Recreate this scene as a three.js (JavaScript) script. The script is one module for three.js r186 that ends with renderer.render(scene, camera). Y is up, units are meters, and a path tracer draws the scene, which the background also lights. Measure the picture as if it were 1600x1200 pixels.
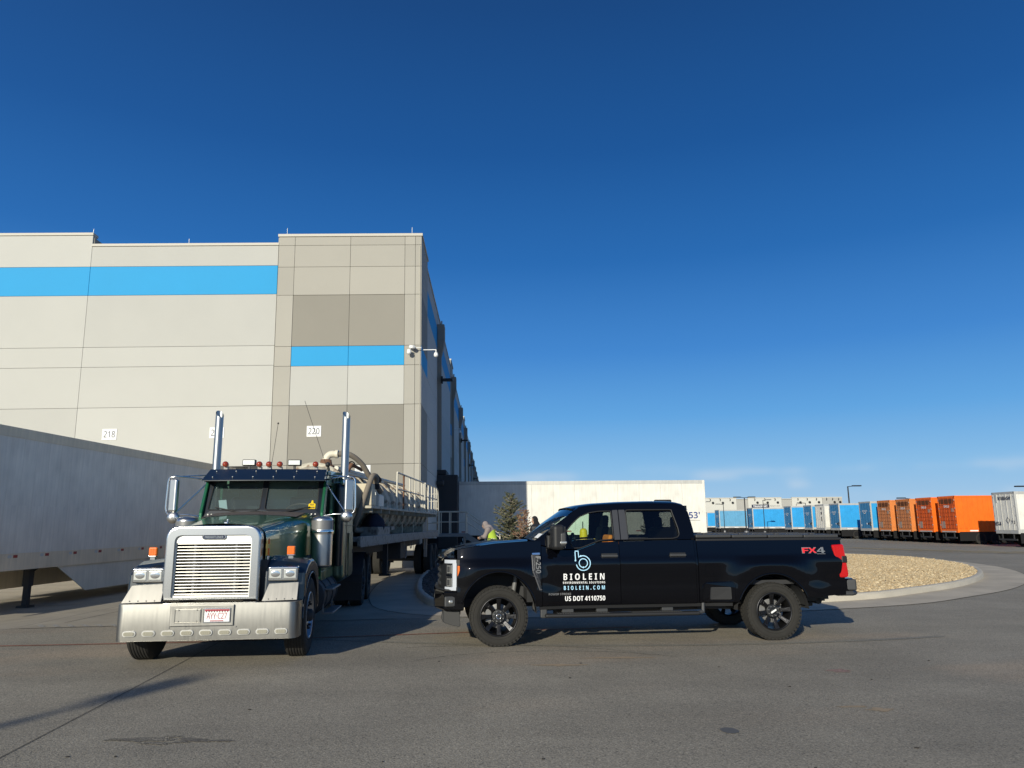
import * as THREE from 'three';
import { mergeGeometries, mergeVertices, toCreasedNormals } from 'three/addons/utils/BufferGeometryUtils.js';
import { RoundedBoxGeometry } from 'three/addons/geometries/RoundedBoxGeometry.js';
import { MarchingCubes } from 'three/addons/objects/MarchingCubes.js';
import { FontLoader } from 'three/addons/loaders/FontLoader.js';

// ---------------------------------------------------------------- random numbers and noise
let seedState = 12345;
function reseed(s) { seedState = s >>> 0; }
function rnd() { seedState = (seedState + 0x6D2B79F5) >>> 0; let t = seedState; t = Math.imul(t ^ (t >>> 15), t | 1); t ^= t + Math.imul(t ^ (t >>> 7), t | 61); return ((t ^ (t >>> 14)) >>> 0) / 4294967296; }
const rr = (a, b) => a + (b - a) * rnd();
const clamp = (x, a = 0, b = 1) => Math.min(b, Math.max(a, x));
const lerp = (a, b, t) => a + (b - a) * t;
const S = (a, b, x) => { const t = clamp((x - a) / (b - a)); return t * t * (3 - 2 * t); };
const rad = d => d * Math.PI / 180;
function hash2(x, y, s) { let h = Math.imul(x, 374761393) ^ Math.imul(y, 668265263) ^ Math.imul(s, 974634777); h = Math.imul(h ^ (h >>> 13), 1274126177); return ((h ^ (h >>> 16)) >>> 0) / 4294967296; }
function vnoise(x, y, per, s) {           // value noise that repeats every per cells (0: never)
  const xi = Math.floor(x), yi = Math.floor(y), fx = x - xi, fy = y - yi;
  const w = n => per ? ((n % per) + per) % per : n;
  const u = fx * fx * (3 - 2 * fx), v = fy * fy * (3 - 2 * fy);
  return lerp(lerp(hash2(w(xi), w(yi), s), hash2(w(xi + 1), w(yi), s), u), lerp(hash2(w(xi), w(yi + 1), s), hash2(w(xi + 1), w(yi + 1), s), u), v);
}
function fbm(x, y, per, s, oct = 4) { let a = 0, k = .5, n = 0; for (let i = 0; i < oct; i++) { a += k * vnoise(x, y, per, s + i); n += k; x *= 2; y *= 2; per *= 2; k *= .5; } return a / n; }
function interp(x, t) { if (x <= t[0][0]) return t[0][1]; for (let i = 1; i < t.length; i++) if (x <= t[i][0]) return lerp(t[i - 1][1], t[i][1], (x - t[i - 1][0]) / (t[i][0] - t[i - 1][0])); return t[t.length - 1][1]; }

// ---------------------------------------------------------------- camera, sky, sun, exposure
const scene = new THREE.Scene();
const camera = new THREE.PerspectiveCamera(2 * Math.atan(600 / 1150) * 180 / Math.PI, 4 / 3, .1, 4000);
camera.rotation.order = 'YXZ';
camera.position.set(0, 1.72, 0);
camera.rotation.set(Math.atan(219 / 1150), 0, rad(-.4));
scene.add(camera);

const SUN_AZ = rad(21.5), SUN_EL = rad(19);
const sunDir = new THREE.Vector3(-Math.sin(SUN_AZ) * Math.cos(SUN_EL), Math.sin(SUN_EL), Math.cos(SUN_AZ) * Math.cos(SUN_EL));
const EXPOSURE = 1;
{
  const W = 1024, H = 512, d = new Float32Array(W * H * 4);
  const grad = [[-90, [.10, .09, .08]], [-4, [.12, .115, .11]], [-.5, [.40, .47, .52]], [0, [.42, .58, .72]], [1.2, [.37, .57, .78]], [4, [.25, .505, .79]], [8, [.122, .375, .745]], [13, [.057, .243, .625]], [20, [.0225, .147, .45]], [28, [.012, .094, .32]], [38, [.0085, .062, .218]], [55, [.010, .055, .18]], [90, [.010, .05, .16]]];
  for (let j = 0; j < H; j++) {
    const el = ((j + .5) / H - .5) * 180, ce = Math.cos(rad(el)), se = Math.sin(rad(el));
    let k = 1; while (k < grad.length - 1 && el > grad[k][0]) k++;
    const t = clamp((el - grad[k - 1][0]) / (grad[k][0] - grad[k - 1][0]));
    const g = [0, 1, 2].map(c => lerp(grad[k - 1][1][c], grad[k][1][c], t));
    for (let i = 0; i < W; i++) {
      const a = ((i + .5) / W - .5) * 2 * Math.PI, x = Math.cos(a) * ce, z = Math.sin(a) * ce;
      const cs = clamp(x * sunDir.x + se * sunDir.y + z * sunDir.z, -1, 1), ang = Math.acos(cs) * 180 / Math.PI;
      let r = g[0], gg = g[1], b = g[2];
      if (el > -1) {                                    // brighter, paler air round the sun, behind the photographer
        const gl = 1.0 * Math.exp(-ang / 8) + .15 * Math.exp(-ang / 30);
        r += gl * 1.0; gg += gl * .95; b += gl * .82;
        // thin bands of far cloud low over the horizon
        const az = a * 180 / Math.PI;
        const band = S(.6, 1.5, el) * S(4.6, 2.2, el);
        if (band > 0) {
          const n = fbm((az + 360) * .22, el * 1.9, 0, 7, 5) * .65 + fbm((az + 400) * .06, el * 1.1, 0, 31, 4) * .5;
          const c = S(.56, .78, n) * band * .75;
          r = lerp(r, .74, c); gg = lerp(gg, .77, c); b = lerp(b, .80, c);
        }
      }
      const o = (j * W + i) * 4; d[o] = r; d[o + 1] = gg; d[o + 2] = b; d[o + 3] = 1;
    }
  }
  const t = new THREE.DataTexture(d, W, H, THREE.RGBAFormat, THREE.FloatType);
  t.mapping = THREE.EquirectangularReflectionMapping; t.magFilter = t.minFilter = THREE.LinearFilter; t.wrapS = THREE.RepeatWrapping; t.needsUpdate = true;
  scene.background = t; scene.environment = t;
}
const sun = new THREE.DirectionalLight(new THREE.Color(1, .945, .785), 4.6);
sun.position.copy(sunDir).multiplyScalar(120); sun.target.position.set(0, 0, -30); sun.position.add(sun.target.position);
sun.castShadow = true; sun.shadow.mapSize.set(4096, 4096);
Object.assign(sun.shadow.camera, { left: -70, right: 70, top: 60, bottom: -60, near: 1, far: 320 });
scene.add(sun, sun.target);
const renderer = new THREE.WebGLRenderer({ antialias: true });
renderer.toneMapping = THREE.LinearToneMapping; renderer.toneMappingExposure = EXPOSURE; renderer.outputColorSpace = THREE.SRGBColorSpace;
renderer.shadowMap.enabled = true;

// ---------------------------------------------------------------- textures (metres: one repeat covers size metres)
function tex(n, size, fn, srgb = false) {        // fn(x, y in 0..1) -> grey or [r,g,b] linear 0..1
  const d = new Uint8Array(n * n * 4);
  for (let j = 0; j < n; j++) for (let i = 0; i < n; i++) {
    const v = fn((i + .5) / n, (j + .5) / n), o = (j * n + i) * 4;
    const p = typeof v === 'number' ? [v, v, v] : v;
    for (let c = 0; c < 3; c++) { let q = clamp(p[c]); if (srgb) q = q <= .0031308 ? q * 12.92 : 1.055 * Math.pow(q, 1 / 2.4) - .055; d[o + c] = Math.round(q * 255); }
    d[o + 3] = 255;
  }
  const t = new THREE.DataTexture(d, n, n, THREE.RGBAFormat);
  t.wrapS = t.wrapT = THREE.RepeatWrapping; t.magFilter = THREE.LinearFilter; t.minFilter = THREE.LinearMipmapLinearFilter; t.generateMipmaps = true;
  if (srgb) t.colorSpace = THREE.SRGBColorSpace;
  t.repeat.set(1 / size, 1 / size); t.needsUpdate = true; return t;
}
const tAsphalt = tex(1024, 3.1, (x, y) => { const g = hash2(Math.floor(x * 1024), Math.floor(y * 1024), 3), s = vnoise(x * 340, y * 340, 340, 5), m = fbm(x * 6, y * 6, 6, 11, 4); let v = .60 + .24 * (g - .5) + .40 * (s - .5) + .14 * (m - .5); if (s > .86) v += .14; if (s < .13) v -= .16; return [v, v * .985, v * .965]; }, true);
const tAsphaltBump = tex(512, 1.55, (x, y) => .5 * vnoise(x * 170, y * 170, 170, 5) + .5 * hash2(Math.floor(x * 512), Math.floor(y * 512), 9));
const tConcrete = tex(512, 2.7, (x, y) => { const v = .66 + .10 * (hash2(Math.floor(x * 512), Math.floor(y * 512), 3) - .5) + .28 * (fbm(x * 5, y * 5, 5, 21, 5) - .5); return [v, v, v]; }, true);
const tPlaster = tex(512, 7.3, (x, y) => { const v = .93 + .05 * (fbm(x * 7, y * 7, 7, 41, 5) - .5) + .05 * (fbm(x * 40, y * 3, 0, 44, 3) - .5) * 0 + .02 * (hash2(Math.floor(x * 512), Math.floor(y * 512), 6) - .5); return [v, v, v * .995]; }, true);
const tDirt = tex(512, 2.4, (x, y) => { const st = fbm(x * 60, y * 4, 60, 51, 3), bl = fbm(x * 5, y * 5, 5, 55, 4); const v = .86 + .16 * (st - .5) + .22 * (bl - .5); return [v, v * .985, v * .96]; }, true);
const tSmudge = tex(512, .9, (x, y) => { const v = .42 + .55 * (fbm(x * 6, y * 6, 6, 61, 5) - .5) + .25 * (fbm(x * 50, y * 50, 50, 66, 2) - .5); return v; });
const tBrush = tex(512, 1.3, (x, y) => .50 + .10 * (fbm(x * 5, y * 5, 5, 62, 4) - .5) + .10 * (fbm(x * 90, y * 6, 0, 67, 3) - .5));
const tFaint = tex(512, 1.9, (x, y) => { const v = .92 + .14 * (fbm(x * 9, y * 9, 9, 162, 5) - .5) - .10 * S(.62, .8, fbm(x * 5, y * 5, 5, 165, 5)); return [v, v * .99, v * .97]; }, true);
const tStone = tex(256, .25, (x, y) => { const v = .8 + .35 * (fbm(x * 5, y * 5, 5, 81, 4) - .5); return [v, v, v]; }, true);
const tRubber = tex(256, .5, (x, y) => { const v = .8 + .3 * (fbm(x * 8, y * 8, 8, 91, 4) - .5); return [v, v * .98, v * .95]; }, true);
const tRust = tex(512, 1.1, (x, y) => { const n = fbm(x * 9, y * 9, 9, 95, 5), k = .75 * S(.56, .74, n), q = .8 + .4 * (fbm(x * 20, y * 20, 20, 99, 3) - .5); return [lerp(.60, .17, k) * q, lerp(.585, .085, k) * q, lerp(.55, .045, k) * q]; }, true);

// ---------------------------------------------------------------- materials
const std = (r, g, b, rough = .7, metal = 0, extra = {}) => { const m = new THREE.MeshStandardMaterial({ roughness: rough, metalness: metal, side: THREE.DoubleSide, ...extra }); m.color.setRGB(r, g, b); return m; };
const phys = (r, g, b, rough, extra = {}) => { const m = new THREE.MeshPhysicalMaterial({ roughness: rough, side: THREE.DoubleSide, ...extra }); m.color.setRGB(r, g, b); return m; };
const M = {
  asphalt: std(.49, .44, .348, .93, 0, { map: tAsphalt, bumpMap: tAsphaltBump, bumpScale: .004, vertexColors: true }),
  concrete: std(.62, .545, .43, .9, 0, { map: tConcrete, bumpMap: tAsphaltBump, bumpScale: .002, vertexColors: true }),
  gutter: std(.74, .65, .51, .9, 0, { map: tConcrete, bumpMap: tAsphaltBump, bumpScale: .002, vertexColors: true }),
  kerb: std(.80, .725, .59, .9, 0, { map: tConcrete, bumpMap: tAsphaltBump, bumpScale: .003 }),
  earth: std(.20, .17, .12, 1, 0, { map: tConcrete }),
  joint: std(.055, .05, .044, 1),
  redPaint: std(.50, .17, .10, .9, 0, { map: tAsphalt }),
  yellowPaint: std(.85, .60, .20, .9, 0, { map: tAsphalt }),
  wallWhite: std(.53, .525, .49, .85, 0, { map: tPlaster }),
  wallBeige: std(.42, .40, .352, .85, 0, { map: tPlaster }),
  wallTaupe: std(.288, .27, .232, .85, 0, { map: tPlaster }),
  wallBlue: std(.006, .325, .67, .7, 0, { map: tPlaster }),
  wallGap: std(.31, .29, .245, .95),
  coping: std(.56, .53, .46, .6, 0, { map: tPlaster }),
  darkMetal: std(.012, .013, .015, .5),
  blackRubber: std(.018, .018, .02, .9),
  grayMetal: std(.22, .22, .22, .5, .4),
  galv: std(.40, .42, .43, .42, 1),
  signWhite: std(.82, .82, .80, .6), navyInk: std(.012, .045, .20, .7), ink: std(.012, .02, .055, .7),
  chrome: std(.78, .78, .77, .16, 1), softChrome: std(.68, .68, .67, .23, 1),
  stainless: std(.66, .65, .62, .34, 1),
  bumperAlu: std(.42, .41, .385, .74, 1, { roughnessMap: tBrush, map: tFaint }),
  slat: std(.80, .78, .72, .45, .8),
  greenPaint: phys(.016, .135, .060, .32, { metalness: .38, clearcoat: .8, clearcoatRoughness: .05 }),
  sleeperSheenPaint: phys(.060, .105, .072, .34, { metalness: .75, clearcoat: .5, clearcoatRoughness: .2 }),  // lighter green: the sleeper side's reflected brightness is put into the colour
  navyPaint: phys(.006, .010, .016, .35, { clearcoat: .8, clearcoatRoughness: .12 }),
  blackPaint: phys(.0016, .0019, .0034, .4, { specularIntensity: 0, clearcoat: .78, clearcoatRoughness: .02 }),
  blackGloss: phys(.045, .045, .047, .35, { clearcoat: .6, clearcoatRoughness: .15 }),
  blackTrim: std(.014, .014, .015, .55),
  satin: std(.045, .046, .048, .5),
  charcoal: std(.03, .03, .032, .7),
  tyre: std(.030, .0285, .0255, .92, 0, { map: tRubber }),
  rimDark: std(.034, .034, .037, .40, .8), rimAlu: std(.42, .43, .45, .38, .9), tanLens: phys(.34, .32, .25, .3, { clearcoat: .5 }), rimDirtOrShade: std(.07, .068, .065, .7),
  felt: std(.11, .11, .11, 1),
  lampWhite: phys(.52, .55, .60, .2, { clearcoat: 1 }), lens: phys(.66, .66, .62, .28, { clearcoat: 1, metalness: .75 }),
  amber: phys(.80, .16, .008, .3, { clearcoat: .6 }), redLens: phys(.50, .006, .008, .12, { clearcoat: 1 }), darkAmber: phys(.30, .035, .008, .25, { clearcoat: 1 }),
  seat: std(.016, .016, .017, .8), orange: std(.8, .22, .03, .8),
  yellow: std(.82, .56, .01, .45), hiVis: std(.40, .56, .05, .8),
  tankSteel: std(1.0, .95, .82, .75, .15, { map: tRust }),
  cream: std(.68, .60, .44, .6, 0, { map: tDirt }), deckPaint: std(.50, .485, .46, .7, 0, { map: tRust }),
  railSteel: std(.72, .68, .58, .55, .1, { map: tDirt }), rusty: std(.17, .085, .05, .9),
  hose: std(.20, .17, .135, .85), pvc: std(.72, .66, .52, .5),
  trailerWhite: std(.84, .83, .78, .5, 0, { map: tDirt }), trailerGrey: std(.98, .90, .78, .62, 0, { map: tDirt }), skirt: std(.90, .83, .70, .65, 0, { map: tDirt }),
  rail: std(.98, .82, .60, .6, 0, { map: tDirt }), tapeRed: std(.35, .03, .025, .5), tapeWhite: std(.62, .6, .56, .5),
  trailerBlue: std(.035, .39, .85, .45, 0, { map: tDirt }), trailerPaleBlue: std(.13, .40, .66, .5, 0, { map: tDirt }), trailerOrange: std(.98, .185, .010, .5, 0, { map: tDirt }), trailerFaded: std(.76, .25, .06, .6, 0, { map: tDirt }),
  doorBlueShaded: std(.045, .225, .47, .5, 0, { map: tDirt }), doorOrangeShaded: std(.62, .10, .008, .55, 0, { map: tDirt }), doorFadedShaded: std(.52, .20, .075, .6, 0, { map: tDirt }),  // darker copies of the side colours: shade of the left-facing ends painted in
  trailerAlu: std(.62, .62, .60, .5, .3, { map: tDirt }),
  glassClear: new THREE.MeshPhysicalMaterial({ color: new THREE.Color().setRGB(.66, .80, .72), roughness: .02, transmission: 1, thickness: 0, ior: 1.5, side: THREE.DoubleSide }),
  glassTint: new THREE.MeshPhysicalMaterial({ color: new THREE.Color().setRGB(.34, .37, .36), roughness: .02, transmission: 1, thickness: 0, ior: 1.5, side: THREE.DoubleSide }),
  glassTruck: new THREE.MeshPhysicalMaterial({ color: new THREE.Color().setRGB(.58, .72, .72), roughness: .08, transmission: .92, thickness: 0, ior: 1.5, side: THREE.DoubleSide }),
  mirrorGlass: std(.7, .72, .74, .04, 1),
  white: std(.86, .86, .85, .6), logoBlue: std(.16, .50, .82, .6), logoPale: std(.42, .72, .92, .6), fxRed: std(.72, .02, .03, .5), fxGrey: std(.20, .21, .22, .45, .3), plateRed: std(.36, .03, .05, .6),
};

// ---------------------------------------------------------------- geometry helpers
const V = (x, y, z) => new THREE.Vector3(x, y, z);
function boxUV(g) {                       // uv in metres, along the face's main axis
  const p = g.attributes.position, n = g.attributes.normal, uv = new Float32Array(p.count * 2);
  for (let i = 0; i < p.count; i++) {
    const ax = Math.abs(n.getX(i)), ay = Math.abs(n.getY(i)), az = Math.abs(n.getZ(i)), x = p.getX(i), y = p.getY(i), z = p.getZ(i);
    if (ay >= ax && ay >= az) { uv[2 * i] = x; uv[2 * i + 1] = z; } else if (ax >= az) { uv[2 * i] = z; uv[2 * i + 1] = y; } else { uv[2 * i] = x; uv[2 * i + 1] = y; }
  }
  g.setAttribute('uv', new THREE.BufferAttribute(uv, 2)); return g;
}
function flat(g) { g = g.index ? g.toNonIndexed() : g; for (const k of Object.keys(g.attributes)) if (!['position', 'normal', 'uv'].includes(k)) g.deleteAttribute(k); if (!g.attributes.normal) g.computeVertexNormals(); return boxUV(g); }
function merge(list) { return list.length === 1 ? flat(list[0]) : mergeGeometries(list.map(flat)); }
function put(g, x = 0, y = 0, z = 0, rx = 0, ry = 0, rz = 0) { g.applyMatrix4(new THREE.Matrix4().compose(V(x, y, z), new THREE.Quaternion().setFromEuler(new THREE.Euler(rx, ry, rz, 'YXZ')), V(1, 1, 1))); return g; }
function box(w, h, d, x = 0, y = 0, z = 0, rx = 0, ry = 0, rz = 0) { return put(new THREE.BoxGeometry(w, h, d), x, y, z, rx, ry, rz); }
function rbox(w, h, d, r, x = 0, y = 0, z = 0, rx = 0, ry = 0, rz = 0, seg = 2) { return put(new RoundedBoxGeometry(w, h, d, seg, Math.min(r, w / 2.01, h / 2.01, d / 2.01)), x, y, z, rx, ry, rz); }
function bb(x0, x1, y0, y1, z0, z1, r = 0) { return r ? rbox(x1 - x0, y1 - y0, z1 - z0, r, (x0 + x1) / 2, (y0 + y1) / 2, (z0 + z1) / 2) : box(x1 - x0, y1 - y0, z1 - z0, (x0 + x1) / 2, (y0 + y1) / 2, (z0 + z1) / 2); }
function bar(p, q, r, seg = 8, r2 = r) {
  const a = V(...p), b = V(...q), d = b.clone().sub(a), L = d.length(), g = new THREE.CylinderGeometry(r2, r, L, seg);
  g.applyMatrix4(new THREE.Matrix4().compose(a.add(b).multiplyScalar(.5), new THREE.Quaternion().setFromUnitVectors(V(0, 1, 0), d.normalize()), V(1, 1, 1))); return g;
}
function tube(pts, r, seg = 24, rs = 8, tension = .5) { return new THREE.TubeGeometry(new THREE.CatmullRomCurve3(pts.map(p => V(...p)), false, 'catmullrom', tension), seg, r, rs); }
function rod(pts, r, rs = 6) { const l = []; for (let i = 1; i < pts.length; i++) { l.push(bar(pts[i - 1], pts[i], r, rs)); l.push(put(new THREE.SphereGeometry(r, rs, 4), ...pts[i])); } return mergeGeometries(l.map(flat)); }
function grid(fn, nu, nv, flip = false) {
  const p = [], idx = [];
  for (let i = 0; i <= nu; i++) for (let j = 0; j <= nv; j++) p.push(...fn(i / nu, j / nv));
  for (let i = 0; i < nu; i++) for (let j = 0; j < nv; j++) { const a = i * (nv + 1) + j, b = a + nv + 1; if (flip) idx.push(a, b, a + 1, b, b + 1, a + 1); else idx.push(a, a + 1, b, b, a + 1, b + 1); }
  const g = new THREE.BufferGeometry(); g.setAttribute('position', new THREE.Float32BufferAttribute(p, 3)); g.setIndex(idx); g.computeVertexNormals(); return g;
}
function shape(pts, holes = []) { const s = new THREE.Shape(pts.map(p => new THREE.Vector2(...p))); for (const h of holes) s.holes.push(new THREE.Path(h.map(p => new THREE.Vector2(...p)))); return s; }
function roundPts(pts, r, n = 5) {          // polygon with rounded corners
  const o = [], N = pts.length;
  for (let i = 0; i < N; i++) {
    const p = new THREE.Vector2(...pts[i]), a = new THREE.Vector2(...pts[(i + N - 1) % N]).sub(p), b = new THREE.Vector2(...pts[(i + 1) % N]).sub(p);
    const q = Math.min(r, a.length() * .49, b.length() * .49); a.setLength(q).add(p); b.setLength(q).add(p);
    for (let k = 0; k <= n; k++) { const t = k / n; o.push([(1 - t) * (1 - t) * a.x + 2 * t * (1 - t) * p.x + t * t * b.x, (1 - t) * (1 - t) * a.y + 2 * t * (1 - t) * p.y + t * t * b.y]); }
  }
  return o;
}
function ext(s, depth, bevel = 0, seg = 1, curve = 12) { return new THREE.ExtrudeGeometry(s, { depth: depth - 2 * bevel, bevelEnabled: bevel > 0, bevelThickness: bevel, bevelSize: bevel, bevelOffset: -bevel, bevelSegments: seg, curveSegments: curve }).translate(0, 0, bevel); }
function warp(g, fn) { const p = g.attributes.position; for (let i = 0; i < p.count; i++) p.setXYZ(i, ...fn(p.getX(i), p.getY(i), p.getZ(i))); g.computeVertexNormals(); return g; }
function lathe(pts, seg = 32) { return new THREE.LatheGeometry(pts.map(p => new THREE.Vector2(...p)), seg); }
const font = await new FontLoader().loadAsync('fonts/droid/droid_sans_bold.typeface.json');
const fontR = await new FontLoader().loadAsync('fonts/droid/droid_sans_regular.typeface.json');
function text(str, h, x, y, z, { anchor = 'l', f = font, sx = 1, spacing = 0, depth = 0, fit = 0 } = {}) {   // lettering, cap height h, in the xy plane
  const size = h; let gs = [], cx = 0;
  for (const ch of str) {
    if (ch !== ' ') { const sh = f.generateShapes(ch, size); const g = depth ? new THREE.ExtrudeGeometry(sh, { depth, bevelEnabled: false, curveSegments: 4 }) : new THREE.ShapeGeometry(sh, 4); g.translate(cx, 0, 0); gs.push(g); }
    const gl = f.data.glyphs[ch] || f.data.glyphs['?']; cx += gl.ha * size / f.data.resolution + spacing;
  }
  cx -= spacing; if (fit) sx = fit / cx; const g = mergeGeometries(gs.map(flat)); g.scale(sx, 1, 1);
  g.translate(x - (anchor === 'c' ? cx * sx / 2 : anchor === 'r' ? cx * sx : 0), y, z); return g;
}
// ---------------------------------------------------------------- object helpers
const used = {};
function numbered(name) { const k = used[name] = (used[name] ?? -1) + 1; return k ? name + '_' + String(k).padStart(3, '0') : name; }
function shadow(m) { m.castShadow = m.receiveShadow = true; return m; }
function obj(name, geos, mat, parent, label) {
  const m = shadow(new THREE.Mesh(merge(Array.isArray(geos) ? geos : [geos]), mat)); m.name = name; if (label) m.userData.label = label;
  if (parent) parent.add(m); return m;
}
function raw(name, geo, mat, parent) { const m = shadow(new THREE.Mesh(geo, mat)); m.name = name; if (parent) parent.add(m); return m; }
function thing(name, label, category, pos = [0, 0, 0], turn = 0, group) {
  const o = new THREE.Group(); o.name = numbered(name); o.position.set(...pos); o.rotation.y = turn; o.userData = { label, category }; if (group) o.userData.group = group; scene.add(o); return o;
}
function part(name, parent) { const g = new THREE.Group(); g.name = name; parent.add(g); return g; }
function tag(o, label, category, group) { o.name = numbered(o.name); o.userData = { label, category }; if (group) o.userData.group = group; scene.add(o); return o; }
function struct(name, geos, mat) { const m = Array.isArray(geos) ? obj(name, geos, mat) : raw(name, geos, mat); m.name = numbered(name); m.userData.kind = 'structure'; scene.add(m); return m; }
// ================================================================ GROUND
function gh(x, z) { return -.18 * S(-8.5, -11, x) - .25 * S(18, 42, x) * S(18, 48, -z); }     // the yard falls a little towards the docks and the far lot
const kerbPts = [[-1.63, -16.2], [-.6, -15.55], [3.5, -15.75], [7.87, -17.1], [9.69, -18.4], [11.88, -20.25], [14.2, -23.0], [16.1, -26.2], [17.4, -29.4], [18.1, -33], [17.9, -36.3], [16.2, -38.8], [12, -39.6], [5, -39], [0, -37.6], [-2.6, -35], [-3.15, -32], [-3.06, -26], [-2.73, -21.4], [-2.2, -17.9]];
const kerbCurve = new THREE.CatmullRomCurve3(kerbPts.map(p => V(p[0], 0, p[1])), true, 'centripetal');
const KN = 200, kerbLine = kerbCurve.getSpacedPoints(KN).slice(0, KN);
const kerbNormal = kerbLine.map((p, i) => { const t = kerbLine[(i + 1) % KN].clone().sub(kerbLine[(i + KN - 1) % KN]).normalize(); return V(t.z * -1, 0, t.x); });
{ // make the normals point outwards
  const c = V(7, 0, -28); let s = 0; kerbLine.forEach((p, i) => s += kerbNormal[i].dot(p.clone().sub(c))); if (s < 0) kerbNormal.forEach(n => n.negate());
}
const offs = (d) => kerbLine.map((p, i) => [p.x + kerbNormal[i].x * d, p.z + kerbNormal[i].z * d]);
function inside(x, z, poly) { let r = false; for (let i = 0, j = poly.length - 1; i < poly.length; j = i++) { const a = poly[i], b = poly[j]; if ((a[1] > z) !== (b[1] > z) && x < (b[0] - a[0]) * (z - a[1]) / (b[1] - a[1]) + a[0]) r = !r; } return r; }

const groundTone = (x, z) => {             // worn, stained, tyre-polished: colour of the surface itself
  let v = .86 + .30 * (fbm(x * .16 + 50, z * .16 + 50, 0, 201, 4) - .5) + .20 * (fbm(x * 1.1 + 90, z * 1.1, 0, 205, 3) - .5);
  const ln = z + .10 * x + .012 * x * x * 0;                       // wheel tracks along the lane
  v += .20 * (fbm(x * .10, ln * 1.7, 0, 211, 4) - .5) + .13 * (fbm(x * .22, ln * 6, 0, 213, 3) - .5);
  let r = v, g = v, b = v;
  const dust = S(.50, .74, fbm(x * .35 + 7, ln * .8 + 3, 0, 221, 4)) * S(-12.8, -9.8, -Math.abs(z + 10.5) - 8.5);   // reddish dust where trucks turn
  r += .17 * dust; g += .08 * dust; b += .02 * dust;
  return [r, g, b];
};
function sheet(name, mat, tris, y, tone = groundTone, kind = 'structure') {   // tris: flat list of [x,z]
  const p = [], c = [], uv = [];
  for (const [x, z] of tris) { p.push(x, gh(x, z) + y, z); const t = tone(x, z); c.push(...t); uv.push(x, z); }
  const g = new THREE.BufferGeometry(); g.setAttribute('position', new THREE.Float32BufferAttribute(p, 3)); g.setAttribute('color', new THREE.Float32BufferAttribute(c, 3)); g.setAttribute('uv', new THREE.Float32BufferAttribute(uv, 2));
  g.computeVertexNormals(); const n = g.attributes.normal; for (let i = 0; i < n.count; i++) if (n.getY(i) < 0) n.setXYZ(i, 0, 1, 0);
  const w = mergeVertices(g, 1e-4); w.computeVertexNormals();
  const m = raw(name, w, mat); m.name = numbered(name); m.userData.kind = kind; scene.add(m); return m;
}
function cells(xs, zs, keep = () => true) { const t = []; for (let i = 1; i < xs.length; i++) for (let j = 1; j < zs.length; j++) { const a = xs[i - 1], b = xs[i], c = zs[j - 1], d = zs[j]; if (!keep((a + b) / 2, (c + d) / 2)) continue; t.push([a, c], [a, d], [b, c], [b, c], [a, d], [b, d]); } return t; }
const seq = (a, b, s) => { const n = Math.max(1, Math.round(Math.abs(b - a) / s)), o = []; for (let i = 0; i <= n; i++) o.push(a + (b - a) * i / n); return o; };
const cat = (...l) => l.flatMap((a, i) => i ? a.slice(1) : a);
// open country to the horizon, under the paved yard
{ const xs = cat(seq(-2500, -120, 400), seq(-120, 160, 40), seq(160, 2500, 400)), zs = cat(seq(-2500, -320, 400), seq(-320, 80, 40), seq(80, 1200, 300));
  sheet('ground', M.earth, cells(xs, zs), -.42, () => [1, 1, 1]); }
// the asphalt yard and road
{ const xs = cat(seq(-90, -14, 3), seq(-14, 16, .16), seq(16, 140, 3)), zs = cat(seq(-300, -60, 8), seq(-60, -18, 1.2), seq(-18, -3.5, .16), seq(-3.5, 70, 4));
  sheet('asphalt_road', M.asphalt, cells(xs, zs), 0); }
// pale concrete apron in front of the docks
const apronEdge = x => -13.25 - .155 * (x + 8.76) + .05 * Math.sin(x * 1.3) * 0;
{ const p = [], xs = cat(seq(-60, -16, 4), seq(-16, 14, .5));
  for (let i = 1; i < xs.length; i++) for (let k = 0; k < 40; k++) { const f = (x, q) => { const e = Math.min(apronEdge(x), -10); return [x, lerp(e, -47, q)]; }; const a = xs[i - 1], b = xs[i], c = k / 40, d = (k + 1) / 40; if (b > -2 && f(b, d)[1] > -15.2) { } p.push(f(a, c), f(b, c), f(a, d), f(b, c), f(b, d), f(a, d)); }
  const keep = []; for (let i = 0; i < p.length; i += 3) { const cx = (p[i][0] + p[i + 1][0] + p[i + 2][0]) / 3, cz = (p[i][1] + p[i + 1][1] + p[i + 2][1]) / 3; if (cx > -1.2 && cz > -39.5) continue; keep.push(p[i], p[i + 2], p[i + 1]); }
  sheet('concrete_apron', M.concrete, keep, .004, (x, z) => { const v = .82 + .35 * (fbm(x * .3 + 9, z * .3, 0, 301, 4) - .5) + .18 * (fbm(x * 1.4, z * 1.4, 0, 303, 3) - .5); return [v, v * .985, v * .96]; });
}
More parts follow.
